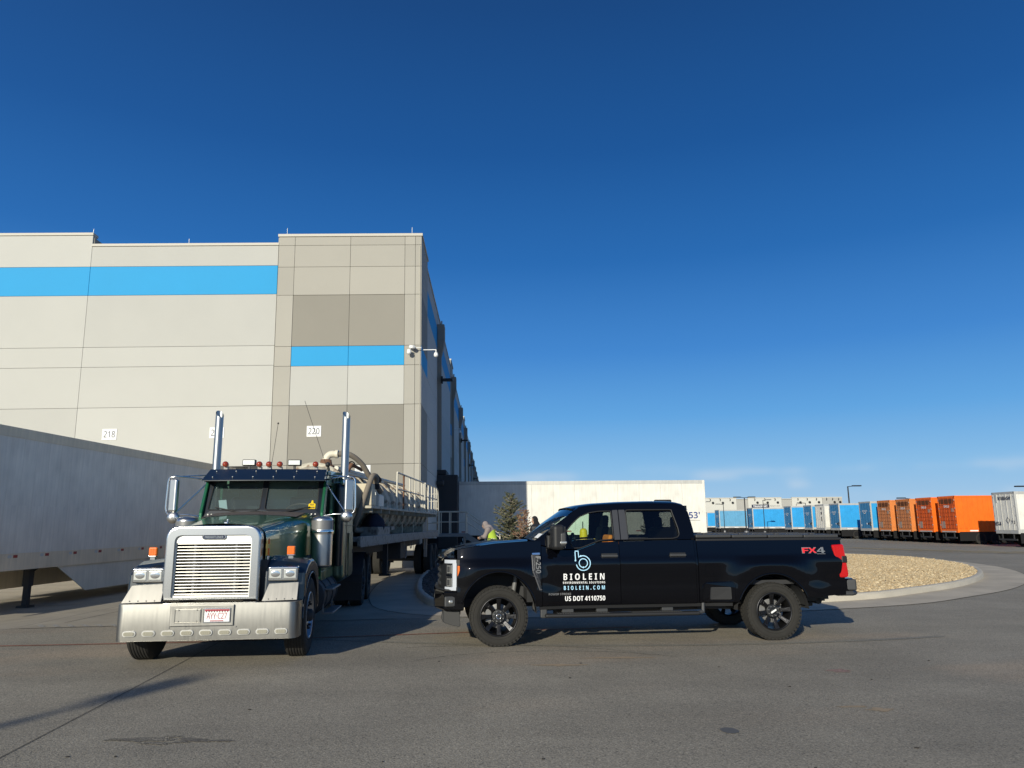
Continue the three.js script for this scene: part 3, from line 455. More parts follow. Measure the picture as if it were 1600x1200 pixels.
// ================================================================ FAR LOT: a row of parked trailers, each with its rear end to the left
{
  const rowX = z => interp(z, [[55.6, 37.45], [64, 37.95], [68, 38.15], [72, 38.3], [76, 38.4], [88, 38.4], [96, 38.2], [100.5, 37.4], [112, 35.9], [128, 35.3], [144, 39.6], [152, 39.4]]);
  const white = { side: M.trailerWhite, end: M.trailerWhite, rail: M.trailerAlu, roof: M.trailerAlu };
  const blue = { side: M.trailerBlue, end: M.doorBlueShaded, rail: M.trailerAlu, roof: M.trailerAlu }, pale = { side: M.trailerPaleBlue, end: M.doorBlueShaded, rail: M.trailerAlu, roof: M.trailerAlu };
  const or = { side: M.trailerOrange, end: M.doorOrangeShaded, rail: M.trailerOrange, roof: M.trailerOrange, ribs: 3, doorRibs: true, railTop: .12 }, fad = { side: M.trailerFaded, end: M.doorFadedShaded, rail: M.trailerFaded, roof: M.trailerFaded, ribs: 3, doorRibs: true, railTop: .12 };
  const list = [
    [55.6, white, 'white box trailer at the right edge of the row of trailers', 'w'],
    [64, or, 'bright orange container trailer beside the white one, nearest of the orange ones', 'o'],
    [68, or, 'bright orange container trailer, second orange one from the right', 'o'],
    [72, fad, 'faded orange container trailer between bright orange and faded ones', 'o'],
    [76, fad, 'faded orange container trailer next to the blue trailer', 'o'],
    [80.2, blue, 'blue trailer with white rear post next to the faded orange containers', 'b'],
    [88, blue, 'blue trailer with long bright blue side beside the small white trailer end', 'b'],
    [92, white, 'white trailer end squeezed between two blue trailers', 'w2'],
    [95.6, blue, 'blue trailer end just left of the narrow white trailer', 'b'],
    [100.5, blue, 'blue trailer, middle one above the pickup bed cover', 'b'],
    [112, blue, 'blue trailer with a white spot low on its long side', 'b'],
    [128, pale, 'pale faded blue trailer near the white trailer nose', 'b'],
    [144, white, 'small white trailer end far back beside the white nose', 'w2'],
    [152, blue, 'farthest blue trailer, half hidden by the white trailer nose', 'b'],
  ];
  list.forEach(([z, kind, label, t], i) => {
    const x = rowX(z), g = gh(x + 2, -z);
    const T = boxTrailer('parked_trailer', label, { ...kind, pos: [x, g, -z], turn: 0, L: i === 1 ? 16.15 : 16.15, floor: 1.2, top: 4.11, detail: z < 90 ? 1 : 0, panels: z < 90 ? 12 : 6, group: 'trailers parked in the far row', gearAt: 12.8, wheelMat: M.rimDirtOrShade, rodMat: kind.end, skirt: [[.1, 1.06], [15.6, 1.06], [15.6, .3], [.1, .3]], skirtMat: M.shadeSkirt });  // black skirts and dark rims added in place of the shade underneath
    const rz = (g0) => put(g0, 0, 0, 0, 0, -Math.PI / 2, 0);      // text turned to read on the end wall, facing -x
    const endText = (str, h, zc, y, m, o = {}) => obj('lettering', rz(text(str, h, zc, y, .06, { anchor: 'c', ...o })), m, T);
    if (t === 'b') {
      endText('amazon', .24, -1.3, 3.02, M.white, { f: fontR });
      const sm = new THREE.RingGeometry(.34, .40, 14, 1, Math.PI * 1.2, Math.PI * .6); sm.translate(-1.3, 3.22, .06); obj('smile_arrow', rz(sm), M.white, T);
      obj('lettering', rz(new THREE.CircleGeometry(.13, 4).translate(-.95, 1.75, .06)), M.white, T); endText('AZ', .2, -2.2, 1.5, M.white);
      obj('lamp_cluster', [bb(-.07, -.03, 1.55, 1.95, -.34, -.16), bb(-.07, -.03, 1.7, 1.85, -.7, -.45)], M.charcoal, T);
    }
    if (t === 'o') {
      obj('vent_grille', [bb(-.045, -.03, 3.45, 3.86, -2.35, -.25), ...Array.from({ length: 5 }, (_, k) => bb(-.06, -.045, 3.5 + k * .07, 3.53 + k * .07, -2.3, -.3))], std(.14, .045, .012, .8), T);
      endText('SNLU', .2, -1.25, 3.13, M.white, { sx: 1.2 });
      obj('door_panel', bb(-.05, -.036, 1.36, 1.95, -2.3, -1.75), M.doorPlate, T); obj('door_panel', bb(-.05, -.036, 2.75, 3.05, -.62, -.28), M.doorPlate, T);
      obj('light_bar', [bb(-.06, -.03, 1.02, 1.12, -2.3, -.3)], M.trailerAlu, T);
      for (let k = 0; k < 7; k++) obj('reflective_tape', bb(1 + k * 2.1, 1.7 + k * 2.1, 1.1, 1.2, .013, .016), M.white, T);
      if (i === 1) { obj('lettering', bb(10.2, 10.9, 3.5, 3.62, .013, .016), M.white, T); obj('warning_label', bb(8.2, 8.8, 3.92, 3.99, .013, .016), M.ink, T); }
    }
    if (t === 'w') {
      endText('WABASH', .26, -1.15, 3.52, M.ink, { sx: 1 });
      obj('warning_label', [rz(new THREE.RingGeometry(.19, .25, 4).translate(-1.0, 2.0, .05))], M.ink, T);
      endText('HX4', .3, -2.2, 1.6, M.ink); endText('7 2', .22, -.42, 1.75, M.ink);
      obj('corner_light', bb(-.06, .02, 3.35, 3.95, -2.2, -2.02), M.trailerAlu, T);
    }
    if (t === 'w2') obj('warning_label', [bb(-.06, -.05, 2.9, 3.2, -.9, -.6), bb(-.06, -.05, 2.1, 2.6, -.85, -.65), bb(-.06, -.05, 3.5, 3.75, -.9, -.6)], M.ink, T);
    if (i === 10) obj('decal', new THREE.CircleGeometry(.38, 20).translate(9.7, 1.75, .016), M.white, T);
    if (kind !== or && kind !== fad) for (let k = 0; k < 9; k++) obj('reflective_tape', bb(.8 + k * 1.7, 1.5 + k * 1.7, 1.12, 1.2, .013, .016), M.white, T);
  });
}
{ // long white building beyond the lot
  const W = thing('white_warehouse', 'low white warehouse with round dark vents and navy sign beyond the blue trailers', 'building', [44, 0, -172]);
  const wh = std(.62, .61, .56, .8, 0, { map: tPlaster }), gr = std(.42, .41, .38, .8, 0, { map: tPlaster });
  obj('wall_core', bb(0, 32, 0, 6.9, -30, -.1), gr, W);
  const seg = [[0, 7.6, 1], [7.6, 10.2, 0], [10.2, 18.0, 1], [18.0, 20.3, 0], [20.3, 27.4, 1], [27.4, 32.0, 0.5]];
  for (const [a, b, k] of seg) { obj('wall_panel', bb(a + .04, b - .04, 0, k ? 7.2 : 6.95, -.1, k ? .15 : 0), k === 1 ? wh : gr, W); obj('coping', bb(a + .02, b - .02, k ? 7.2 : 6.95, k ? 7.4 : 7.1, -.3, .2), M.coping, W);
    if (k) for (const q of (k === 1 ? [.28, .58, .88] : [.6, .88])) obj('vent', put(new THREE.CylinderGeometry(.28, .28, .12, 14), lerp(a, b, q), 6.2, .2, Math.PI / 2, 0, 0), M.darkMetal, W);
    if (k) for (const q of [.2, .5, .8]) obj('gooseneck_lamp', tube([[lerp(a, b, q), 6.6, .15], [lerp(a, b, q), 7.0, .5], [lerp(a, b, q) - .3, 7.1, .9]], .07, 10, 6), M.darkMetal, W); }
  const s = obj('sign_board', [bb(11.0, 14.9, 4.95, 5.75, .15, .3)], M.ink, W); obj('lettering', text('TRANSPORT', .42, 12.95, 5.15, .305, { anchor: 'c' }), M.white, s);
  obj('lettering', [text('FREIGHT LINES', .25, 15.2, 5.3, .16, { f: fontR })], M.ink, W);
}
{ // lamp standards
  const lampPole = (label, x, z, h, arms, group, thin = 1) => {
    const L = thing('lamp_post', label, 'lamp post', [x, gh(x, z), z], 0, group);
    obj('base', lathe([[.3 * thin, 0], [.3 * thin, .7], [.0, .72]], 16), M.grayMetal, L); obj('pole', bar([0, .7, 0], [0, h, 0], .10 * thin, 10, .075 * thin), M.darkMetal, L);
    for (const a of arms) obj('lamp_head', [bar([0, h - .05, 0], [.7 * a, h + .03, 0], .04), bb(a > 0 ? .55 : lerp(-.55, -1.6, thin), a > 0 ? lerp(.55, 1.6, thin) : -.55, h - .02, h + .12 * thin, -.2, .2, .03)], M.darkMetal, L); return L;
  };
  lampPole('tall dark lamp post rising behind the blue trailers', 40.6, -90, 6.2, [1], null);
  lampPole('dark twin lamp post in front of the white warehouse', 34.2, -110, 5.55, [1, -1]);
  lampPole('small dark lamp post behind the faded orange containers', 50.6, -95, 4.85, [-1]);
  lampPole('dark lamp post at the right edge above the white trailer', 55.7, -80, 5.55, [-1]);
  [[30.1, 118, 5.1, 0], [31.6, 112, 4.6, 1], [51.5, 150, 5.6, 1], [57, 150, 5.6, 0], [40.8, 104, 4.6, 1], [34.9, 104, 5.0, 0]].forEach(([x, z, h, a], i) => lampPole(['thin lamp post left of the twin lamp post', 'thin short lamp post beside the twin lamp', 'thin far lamp post before the navy sign', 'thin far lamp post right of the navy sign', 'thin lamp post above the middle blue trailer', 'thin lamp post over the blue trailer roofs', 'thin lamp post near the white trailer nose'][i], x, -z, h, a ? [-1] : [1], null, .55));
  // the one whose shadow falls on the road at lower left stands behind the photographer
  lampPole('tall dark lamp post standing behind the photographer', -13.3, 15.3, 8.55, [1]).rotation.y = rad(68);
}
{ // long-distance terrain: a low far ridge
  const p = grid((u, v) => { const x = lerp(-1500, 1900, u), h = v * (5 + 9 * fbm(u * 14, 3, 0, 501, 4)); return [x, -.4 + h, -1500 - v * 200]; }, 160, 3); struct('far_hills', [p], std(.10, .11, .13, 1));
}
// ================================================================ BLACK PICKUP  (x: front to rear, y up, z: towards the photographer, 0 = centre line)
M.ventGrey = std(.10, .10, .105, .5, .3);
const pickup = thing('pickup_truck', 'shiny black four-door pickup with white lettering on its front door', 'pickup truck', [-.21 - .1032 * 1.01, 0, -11.0 - .9947 * 1.01], .1034);
{
  const P = pickup, Y0 = .41, FX = 0, RX = 4.13;
  const zs = (x, y) => {
    let z = interp(y, [[.28, .88], [.5, .955], [.62, .985], [.74, .992], [.84, .988], [.98, 1.0], [1.12, 1.004], [1.18, 1.0], [1.22, .985], [1.33, .965], [1.45, .945], [1.6, .92]]);
    for (const [c, w] of [[FX, 1], [RX, 1]]) { const r = Math.hypot(x - c, (y - Y0) * .95); z += .045 * w * S(.98, .66, r) * S(1.24, 1.08, y); }
    if (x < -.25) z -= .16 * Math.pow((-.25 - x) / .6, 2);
    if (x > 5) z -= .03 * Math.pow((x - 5) / .35, 2);
    return z;
  };
  const hoodH = x => interp(x, [[-.84, 1.20], [-.80, 1.27], [-.74, 1.335], [-.66, 1.385], [-.43, 1.435], [-.05, 1.485], [.42, 1.515]]);
  const arch = (x, c, rx, ry, base) => Math.abs(x - c) < rx ? Math.max(base, Y0 + ry * Math.sqrt(1 - ((x - c) / rx) ** 2)) : base;
  const sill = x => interp(x, [[.4, .53], [.6, .55], [3.0, .555], [3.5, .56], [4.6, .60], [5.2, .635]]);
  const yb = x => x < 1.5 ? arch(x, FX, .555, .635, x < -.3 ? .60 : sill(x)) : arch(x, RX, .56, .555, sill(x));
  const belt = x => interp(x, [[.42, 1.42], [.63, 1.40], [.9, 1.335], [1.18, 1.335], [1.5, 1.445], [1.75, 1.455], [2.6, 1.468], [2.99, 1.468]]);
  const mono = (a, b, n, arcs = []) => { const s = new Set(seq(a, b, (b - a) / n)); for (const [c, rx] of arcs) for (let i = 0; i <= 36; i++) { const x = c - rx * Math.cos(Math.PI * i / 36); if (x > a && x < b) s.add(x); } return [...s].sort((p, q) => p - q); };
  // one body panel of both sides: outer skin with turned-in edges
  const panel = (name, xs, fb, ft, mat, sides = [1, -1], n = 22, off = 0, parent = P) => {
    for (const s of sides) {
      const pts = [], idx = [];
      for (const x of xs) { const b = fb(x), t = ft(x); for (let j = 0; j <= n; j++) { const y = lerp(b, t, j / n); pts.push(x, y, s * (zs(x, y) + off)); } }
      const m = n + 1; for (let i = 0; i < xs.length - 1; i++) for (let j = 0; j < n; j++) { const a = i * m + j, b = a + m; if (s > 0) idx.push(a, b, a + 1, b, b + 1, a + 1); else idx.push(a, a + 1, b, b, a + 1, b + 1); }
      const g = new THREE.BufferGeometry(); g.setAttribute('position', new THREE.Float32BufferAttribute(pts, 3)); g.setIndex(idx); g.computeVertexNormals();
      const e = [], ei = [], edge = []; const at = (i, j) => { const o = (i * m + j) * 3; return [pts[o], pts[o + 1], pts[o + 2]]; };
      for (let i = 0; i < xs.length; i++) edge.push(at(i, 0)); for (let j = 1; j <= n; j++) edge.push(at(xs.length - 1, j)); for (let i = xs.length - 2; i >= 0; i--) edge.push(at(i, n)); for (let j = n - 1; j >= 0; j--) edge.push(at(0, j));
      for (const p of edge) e.push(...p, p[0], p[1], p[2] - s * .045);
      for (let i = 0; i < edge.length - 1; i++) { const a = 2 * i; ei.push(a, a + 1, a + 2, a + 2, a + 1, a + 3); }
      const g2 = new THREE.BufferGeometry(); g2.setAttribute('position', new THREE.Float32BufferAttribute(e, 3)); g2.setIndex(ei); const g3 = g2.toNonIndexed(); g3.computeVertexNormals();
      obj(name, [g, g3], mat, parent);
    }
  };
  const bp = M.blackPaint;
  panel('fender', mono(-.60, .628, 26, [[FX, .555]]), yb, x => hoodH(x) - .045, bp);
  panel('front_door', mono(.634, 1.80, 22), x => .555, belt, bp);
  panel('rear_door', mono(1.807, 2.955, 22, [[RX, .56]]), x => .555, belt, bp);
  panel('bed_side', mono(3.0, 5.30, 36, [[RX, .56]]), yb, x => 1.452, bp);
  panel('rocker', mono(.60, 3.5, 20), x => .50, x => .548, M.blackTrim, [1, -1], 3, -.03);
  panel('rear_sill', mono(2.962, 2.995, 2), x => .56, x => 1.46, bp, [1, -1], 12, -.012);
  // arch lips
  for (const s of [1, -1]) for (const [c, rx, ry, a0, a1] of [[FX, .555, .635, .30, 2.84], [RX, .56, .555, .36, 2.80]]) {
    const pts = []; for (let i = 0; i <= 26; i++) { const t = lerp(a0, a1, i / 26), x = c + rx * Math.cos(t), y = Y0 + ry * Math.sin(t); pts.push([x, y, s * (zs(x, y) - .004)]); }
    obj('arch_lip', tube(pts, .016, 52, 6), bp, P);
    obj('wheel_well', [grid((u, v) => { const t = lerp(.05, Math.PI - .05, u); return [c + (rx + .0) * Math.cos(t), Y0 + (ry + .0) * Math.sin(t), s * lerp(.5, .975, v)]; }, 24, 1), bb(c - .6, c + .6, .62, 1.05, s > 0 ? .42 : -.46, s > 0 ? .46 : -.42)], M.charcoal, P);
    if (c === FX) obj('liner', [grid((u, v) => { const t = lerp(.12, .95, u); return [c + (rx - .02) * Math.cos(t), Y0 + (ry - .02) * Math.sin(t), s * lerp(.62, .95, v)]; }, 10, 1)], M.felt, P);
    else obj('liner', [grid((u, v) => { const t = lerp(.15, 2.6, u); return [c + (rx - .03) * Math.cos(t), Y0 + (ry - .03) * Math.sin(t), s * lerp(.6, .93, v)]; }, 14, 1)], M.satin, P);
  }
  // rear quarter step pocket ahead of the rear wheel, lower body crease pieces
  for (const s of [1, -1]) {
    obj('side_step_pocket', [warp(ext(shape(roundPts([[3.04, .57], [3.04, .80], [3.10, .85], [3.50, .86], [3.54, .80], [3.52, .57]], .03)), .02, .006), (x, y, z) => [x, y, s * (zs(x, y) - .008 + z)])], bp, P);
    obj('pocket_recess', [warp(ext(shape(roundPts([[3.14, .60], [3.16, .78], [3.46, .78], [3.46, .60]], .02)), .008, .002), (x, y, z) => [x, y, s * (zs(x, y) + .018 + z)])], M.blackTrim, P);
  }
  // hood, cowl, roof, windscreen
  obj('hood', [grid((u, v) => { const x = lerp(-.845, .52, u), w = zs(x, 1.36) - .022, q = lerp(-1, 1, v); const edge = hoodH(x) - .042, c = hoodH(x) - .045; const dome = S(.78, .55, Math.abs(q)) * .022 * S(-.8, -.5, x); const rise = Math.pow(1 - Math.pow(Math.abs(q), 3.2), .8); return [x - .0 - .08 * (1 - q * q) * S(-.4, -.84, x), lerp(edge, c, rise) + dome, w * q]; }, 26, 30, true)], bp, P);
  obj('cowl', [grid((u, v) => { const q = lerp(-.9, .9, v); return [lerp(.48, .72, u), 1.48 + .03 * (1 - q * q) - .03 * u, q]; }, 2, 12, true)], M.blackTrim, P);
  const wsx = (u, q) => lerp(.58, 1.25, u) - .07 * (1 - q * q), wsy = (u, q) => lerp(1.475, 1.965, u) + .02 * (1 - q * q) + .02 * Math.sin(u * Math.PI), wsw = u => lerp(.86, .70, u);
  obj('windshield', [grid((u, v) => { const q = lerp(-1, 1, v); return [wsx(u, q), wsy(u, q), q * wsw(u)]; }, 8, 14, true)], M.glassClear, P);
  obj('inspection_sticker', [grid((u, v) => { const U = lerp(.05, .16, u), q = lerp(.74, .97, v); return [wsx(U, q) - .008, wsy(U, q) + .008, q * wsw(U)]; }, 2, 3)], M.signWhite, P);
  obj('wiper', [rod([[.60, 1.535, .15], [.72, 1.61, .45], [.95, 1.775, .72]], .012)], M.blackTrim, P);
  const roofY = x => interp(x, [[1.16, 1.955], [1.3, 1.995], [1.5, 2.025], [1.9, 2.048], [2.42, 2.06], [2.78, 2.052], [2.90, 2.025], [2.96, 1.965]]);
  obj('roof', [grid((u, v) => { const x = lerp(1.17, 2.96, u), q = lerp(-1, 1, v); const w = interp(x, [[1.17, .72], [1.5, .765], [2.6, .775], [2.96, .76]]); const r = Math.pow(1 - Math.pow(Math.abs(q), 4), .6); return [x - .05 * (1 - q * q) * S(1.6, 1.17, x), roofY(x) - .055 + .065 * r, q * w]; }, 24, 24, true)], bp, P);
  obj('roof_antenna', [rbox(.28, .05, .10, .022, 2.80, 2.075, 0)], M.blackTrim, P);
  obj('high_stop_lamp', [bb(2.93, 2.96, 1.93, 1.97, -.2, .2)], M.redLens, P);
  // cab sides with window openings
  const tz = y => .962 - .285 * (y - 1.335);
  const side = roundPts([[.50, 1.40], [.54, 1.475], [.90, 1.73], [1.19, 1.935], [1.30, 1.972], [1.5, 1.998], [2.0, 2.02], [2.75, 2.015], [2.88, 1.99], [2.945, 1.88], [2.985, 1.62], [2.995, 1.47], [2.6, 1.474], [1.76, 1.462], [1.5, 1.452], [1.19, 1.345], [.9, 1.345], [.63, 1.41]], .02, 2);
  const fw = roundPts([[1.02, 1.615], [1.12, 1.72], [1.24, 1.825], [1.38, 1.88], [1.55, 1.905], [1.735, 1.905], [1.735, 1.485], [1.53, 1.475], [1.40, 1.43], [1.22, 1.365], [1.10, 1.365]], .035, 3), rw = roundPts([[1.955, 1.92], [2.68, 1.925], [2.755, 1.62], [2.755, 1.52], [2.66, 1.492], [1.955, 1.485]], .05, 4);
  for (const s of [1, -1]) {
    obj('cab_side', [warp(ext(shape(side, [fw, rw]), .04, .008, 1), (x, y, z) => [x, y, s * (tz(y) - .04 + z + (y < 1.47 ? 0 : 0))])], bp, P);
    obj('front_door_glass', [warp(new THREE.ShapeGeometry(shape(fw)), (x, y) => [x, y, s * (tz(y) - .022)])], M.glassClear, P);
    obj('rear_door_glass', [warp(new THREE.ShapeGeometry(shape(rw)), (x, y) => [x, y, s * (tz(y) - .022)])], M.glassTint, P);
    obj('window_seal', [tube(fw.filter((_, i) => i % 2 === 0).concat([fw[0]]).map(([x, y]) => [x, y, s * (tz(y) - .002)]), .009, 90, 5, .2), tube(rw.filter((_, i) => i % 2 === 0).concat([rw[0]]).map(([x, y]) => [x, y, s * (tz(y) - .002)]), .011, 90, 5, .2)], M.blackTrim, P);
    for (const q of [[[1.748, 1.478], [1.835, 1.48], [1.835, 1.925], [1.748, 1.92]], [[1.848, 1.48], [1.955, 1.483], [1.945, 1.925], [1.848, 1.925]]]) obj('pillar_cover', [warp(ext(shape(roundPts(q, .012)), .012, .003), (x, y, z) => [x, y, s * (tz(y) + .001 + z)])], M.blackGloss, P);
  }
  obj('cab_rear', [bb(2.93, 2.97, 1.2, 1.5, -.93, .93), bb(2.90, 2.94, 1.90, 1.985, -.76, .76), ...[1, -1].map(s => warp(box(.04, .42, .14, 2.925, 1.71, 0), (x, y, z) => [x + (1.5 - y) * .05, y, s * (tz(y) - .11 + z)]))], bp, P);
  obj('rear_window', [grid((u, v) => [2.95 - .03 * u, lerp(1.5, 1.91, u), lerp(-.76, .76, v)], 1, 1)], M.glassTint, P);
  // closing surfaces and cabin
  obj('cabin_floor', [bb(.5, 2.95, .62, .68, -.9, .9), bb(.42, .5, .6, 1.42, -.9, .9), bb(-.6, .45, .95, 1.0, -.55, .55)], M.seat, P);
  obj('dashboard', [rbox(.5, .30, 1.6, .09, .84, 1.33, 0), rbox(.2, .1, .4, .04, .95, 1.5, .45), rbox(.03, .22, .3, .01, 1.03, 1.46, 0)], M.seat, P);
  obj('steering_wheel', [put(new THREE.TorusGeometry(.19, .018, 8, 26), 1.20, 1.38, .45, 0, Math.PI / 2 - .0, 0).rotateZ(0), bar([1.2, 1.38, .45], [.95, 1.33, .45], .03), bar([1.2, 1.38, .27], [1.2, 1.38, .63], .02)], M.seat, P);
  for (const z of [.45, -.45]) obj('front_seat', [rbox(.52, .16, .54, .06, 1.55, .95, z), rbox(.15, .72, .54, .06, 1.84, 1.32, z, 0, 0, -.18), rbox(.10, .24, .30, .05, 1.91, 1.74, z, 0, 0, -.12)], M.seat, P);
  obj('rear_seat', [rbox(.5, .16, 1.5, .06, 2.5, .98, 0), rbox(.14, .62, 1.5, .06, 2.78, 1.35, 0, 0, 0, -.12), ...[-.45, .45].map(z => rbox(.09, .2, .26, .04, 2.84, 1.72, z))], M.seat, P);
  obj('console', [rbox(.6, .35, .28, .05, 1.5, .98, 0), bar([1.18, 1.12, .1], [1.18, 1.40, .1], .035, 12)], M.seat, P);
  obj('safety_vest', [rbox(.10, .34, .44, .04, 1.745, 1.38, .45, 0, 0, -.18)], M.orange, P);
  // nose: grille, headlamps, bumper
  const plan = (x0, w0, xf, w1, xc) => [[x0, w0], [lerp(x0, xf, .55), w0 - .02], [xf, w1], [xc, w1 * .55], [xc - .015, 0]];
  const prism = (pl, y0, y1, bev = .01) => { const full = [...pl, ...pl.slice(0, -1).reverse().map(([x, z]) => [x, -z])]; const g = ext(shape(full), y1 - y0, bev); g.rotateX(Math.PI / 2); g.scale(1, -1, 1); g.translate(0, y0, 0); g.computeVertexNormals(); const ix = g.index; const p = g.attributes.position; for (let i = 0; i < p.count; i += 3) { const a = [p.getX(i), p.getY(i), p.getZ(i)]; p.setXYZ(i, p.getX(i + 2), p.getY(i + 2), p.getZ(i + 2)); p.setXYZ(i + 2, ...a); } g.computeVertexNormals(); return g; };
  obj('grille_shell', [prism(plan(-.575, .93, -.76, .84, -.83), .79, 1.215)], M.blackTrim, P);
  obj('hood_lip', [prism(plan(-.62, .925, -.78, .83, -.875), 1.205, 1.245, .012)], bp, P);
  for (let i = 0; i < 4; i++) obj('grille_bar', [prism(plan(-.78, .60, -.83, .58, -.862), .83 + i * .095, .875 + i * .095, .008)], M.satin, P);
  const corner = t => { const a = [-.565, .958], b = [-.755, .945], c = [-.845, .60]; return [(1 - t) ** 2 * a[0] + 2 * t * (1 - t) * b[0] + t * t * c[0], (1 - t) ** 2 * a[1] + 2 * t * (1 - t) * b[1] + t * t * c[1]]; };
  const wrap = (t0, t1, y0, y1, th, s) => { const l = []; const n = 8; const p = []; const idx = []; for (let i = 0; i <= n; i++) { const t = lerp(t0, t1, i / n), [x, z] = corner(t), [x2, z2] = corner(t + .01); let nx = (z - z2), nz = -(x - x2); const L = Math.hypot(nx, nz); nx /= -L; nz /= L; nz = -nz; const o = th; p.push(x + nx * o, y0, s * (z + nz * o), x + nx * o, y1, s * (z + nz * o), x - nx * .02, y1, s * (z - nz * .02), x - nx * .02, y0, s * (z - nz * .02)); } for (let i = 0; i < n; i++) for (let k = 0; k < 4; k++) { const a = i * 4 + k, b = i * 4 + (k + 1) % 4; idx.push(a, a + 4, b, b, a + 4, b + 4); } idx.push(0, 1, 2, 0, 2, 3, n * 4, n * 4 + 2, n * 4 + 1, n * 4, n * 4 + 3, n * 4 + 2); const g = new THREE.BufferGeometry(); g.setAttribute('position', new THREE.Float32BufferAttribute(p, 3)); g.setIndex(idx); const q = g.toNonIndexed(); q.computeVertexNormals(); return q; };
  for (const s of [1, -1]) {
    const h = obj('headlamp', [wrap(.0, .9, .785, 1.215, .004, s)], M.darkMetal, P);
    obj('daytime_lamp', [wrap(.11, .26, .83, 1.17, .022, s), wrap(.12, .62, 1.165, 1.215, .024, s), wrap(.12, .60, .785, .832, .024, s)], M.lampWhite, h);
    obj('inner_bar', [wrap(.32, .55, .985, 1.01, .018, s)], M.chrome, h);
    for (const y of [1.08, .895]) obj('projector', [wrap(.36, .52, y - .055, y + .055, .016, s), wrap(.30, .34, y - .06, y + .06, .012, s)], M.lens, h);
    for (const y of [1.08, .895]) obj('projector', [wrap(.385, .495, y - .04, y + .04, .020, s)], M.satin, h);
    obj('side_marker', [wrap(.0, .075, .87, 1.13, .018, s)], M.amber, h);
  }
  obj('front_bumper', [prism(plan(-.50, .975, -.79, .90, -.92), .50, .775, .022)], bp, P);
  obj('bumper_cap', [prism(plan(-.52, .968, -.78, .892, -.905), .772, .80, .01)], M.blackTrim, P);
  for (const s of [1, -1]) { obj('fog_lamp_bezel', [rbox(.17, .15, .05, .03, -.70, .63, s * .945, 0, s * .18, 0)], M.satin, P); obj('fog_lamp', [rbox(.07, .05, .04, .02, -.69, .63, s * .965, 0, s * .18, 0)], M.lens, P); obj('tow_hook', [tube([[-.86, .72, s * .42], [-.91, .70, s * .42], [-.91, .64, s * .42], [-.86, .62, s * .42]], .016, 14, 8)], M.satin, P); }
  obj('air_dam', [warp(ext(shape(roundPts([[-.80, .50], [-.56, .50], [-.55, .27], [-.66, .285], [-.80, .33], [-.83, .40]], .03)), .03, .005), (x, y, z) => [x, y, z + .86 + (x + .55) * .3]), warp(ext(shape(roundPts([[-.80, .50], [-.56, .50], [-.55, .27], [-.66, .285], [-.80, .33], [-.83, .40]], .03)), .03, .005), (x, y, z) => [x, y, -z - .86 - (x + .55) * .3]), bb(-.80, -.77, .33, .5, -.82, .82)], M.blackTrim, P);
  // bed: cover, tailgate, lamps, bumper
  obj('bed_floor', [bb(3.02, 5.28, .80, .86, -.9, .9), bb(3.0, 3.04, .8, 1.45, -.93, .93)], M.charcoal, P);
  obj('bed_rail', [bb(3.0, 5.31, 1.445, 1.485, .80, .945, .012), bb(3.0, 5.31, 1.445, 1.485, -.945, -.80, .012)], M.blackTrim, P);
  for (let i = 0; i < 4; i++) obj('bed_cover', [rbox(.555, .05, 1.76, .015, 3.30 + i * .575, 1.52 - i * .004, 0), rbox(.07, .03, .07, .01, 3.22 + i * .575, 1.55 - i * .004, .72), rbox(.5, .035, .05, .012, 3.30 + i * .575, 1.545 - i * .004, .2), rbox(.5, .035, .05, .012, 3.30 + i * .575, 1.545 - i * .004, -.35)], M.satin, P);
  obj('tailgate', [rbox(.06, .72, 1.52, .02, 5.30, 1.10, 0), rbox(.10, .07, 1.56, .02, 5.30, 1.46, 0)], bp, P);
  for (const s of [1, -1]) {
    const lm = obj('tail_lamp', [ext(shape(roundPts([[5.125, 1.375], [5.315, 1.385], [5.335, 1.22], [5.365, .92], [5.335, .885], [5.20, .885], [5.165, 1.15]], .03, 3)), .14, .02, 2).translate(0, 0, s > 0 ? .845 : -.985)], M.redLens, P);
    obj('lamp_insert', [rbox(.10, .115, .10, .025, 5.308, 1.155, s * .944)], M.darkMetal, lm);
  }
  const rbp = [[5.14, .965], [5.40, .955], [5.50, .85], [5.52, .4], [5.52, 0]];
  obj('rear_bumper', [prism(rbp, .68, .87, .02)], bp, P); obj('bumper_step', [prism([[5.16, .955], [5.42, .97], [5.54, .86], [5.565, .4], [5.565, 0]], .615, .685, .02)], M.satin, P);
  obj('bumper_corner', [rbox(.16, .17, .06, .03, 5.40, .775, .945, 0, -.25, 0), rbox(.16, .17, .06, .03, 5.40, .775, -.945, 0, .25, 0)], M.satin, P);
  obj('hitch', [bb(5.1, 5.5, .48, .56, -.06, .06), bar([5.1, .5, -.5], [5.1, .5, .5], .05)], M.charcoal, P);
  // mirrors
  for (const s of [1, -1]) {
    const m = part('mirror', P);
    obj('mirror_housing', [rbox(.19, .36, .22, .06, .84, 1.53, s * 1.20, 0, s * .12, 0, 3)], M.blackTrim, m);
    obj('mirror_cap', [rbox(.10, .20, .18, .035, .905, 1.50, s * 1.225)], M.satin, m); obj('turn_signal', [rbox(.10, .035, .19, .012, .906, 1.455, s * 1.225)], M.lens, m);
    obj('mirror_arm', [rbox(.13, .07, .26, .03, .80, 1.40, s * 1.03), rbox(.10, .20, .08, .03, .76, 1.46, s * .985), rbox(.12, .05, .2, .02, .80, 1.60, s * 1.04)], M.blackTrim, m);
    obj('mirror_glass', [bb(.935, .94, 1.38, 1.68, s > 0 ? 1.12 : -1.28, s > 0 ? 1.28 : -1.12)], M.mirrorGlass, m);
  }
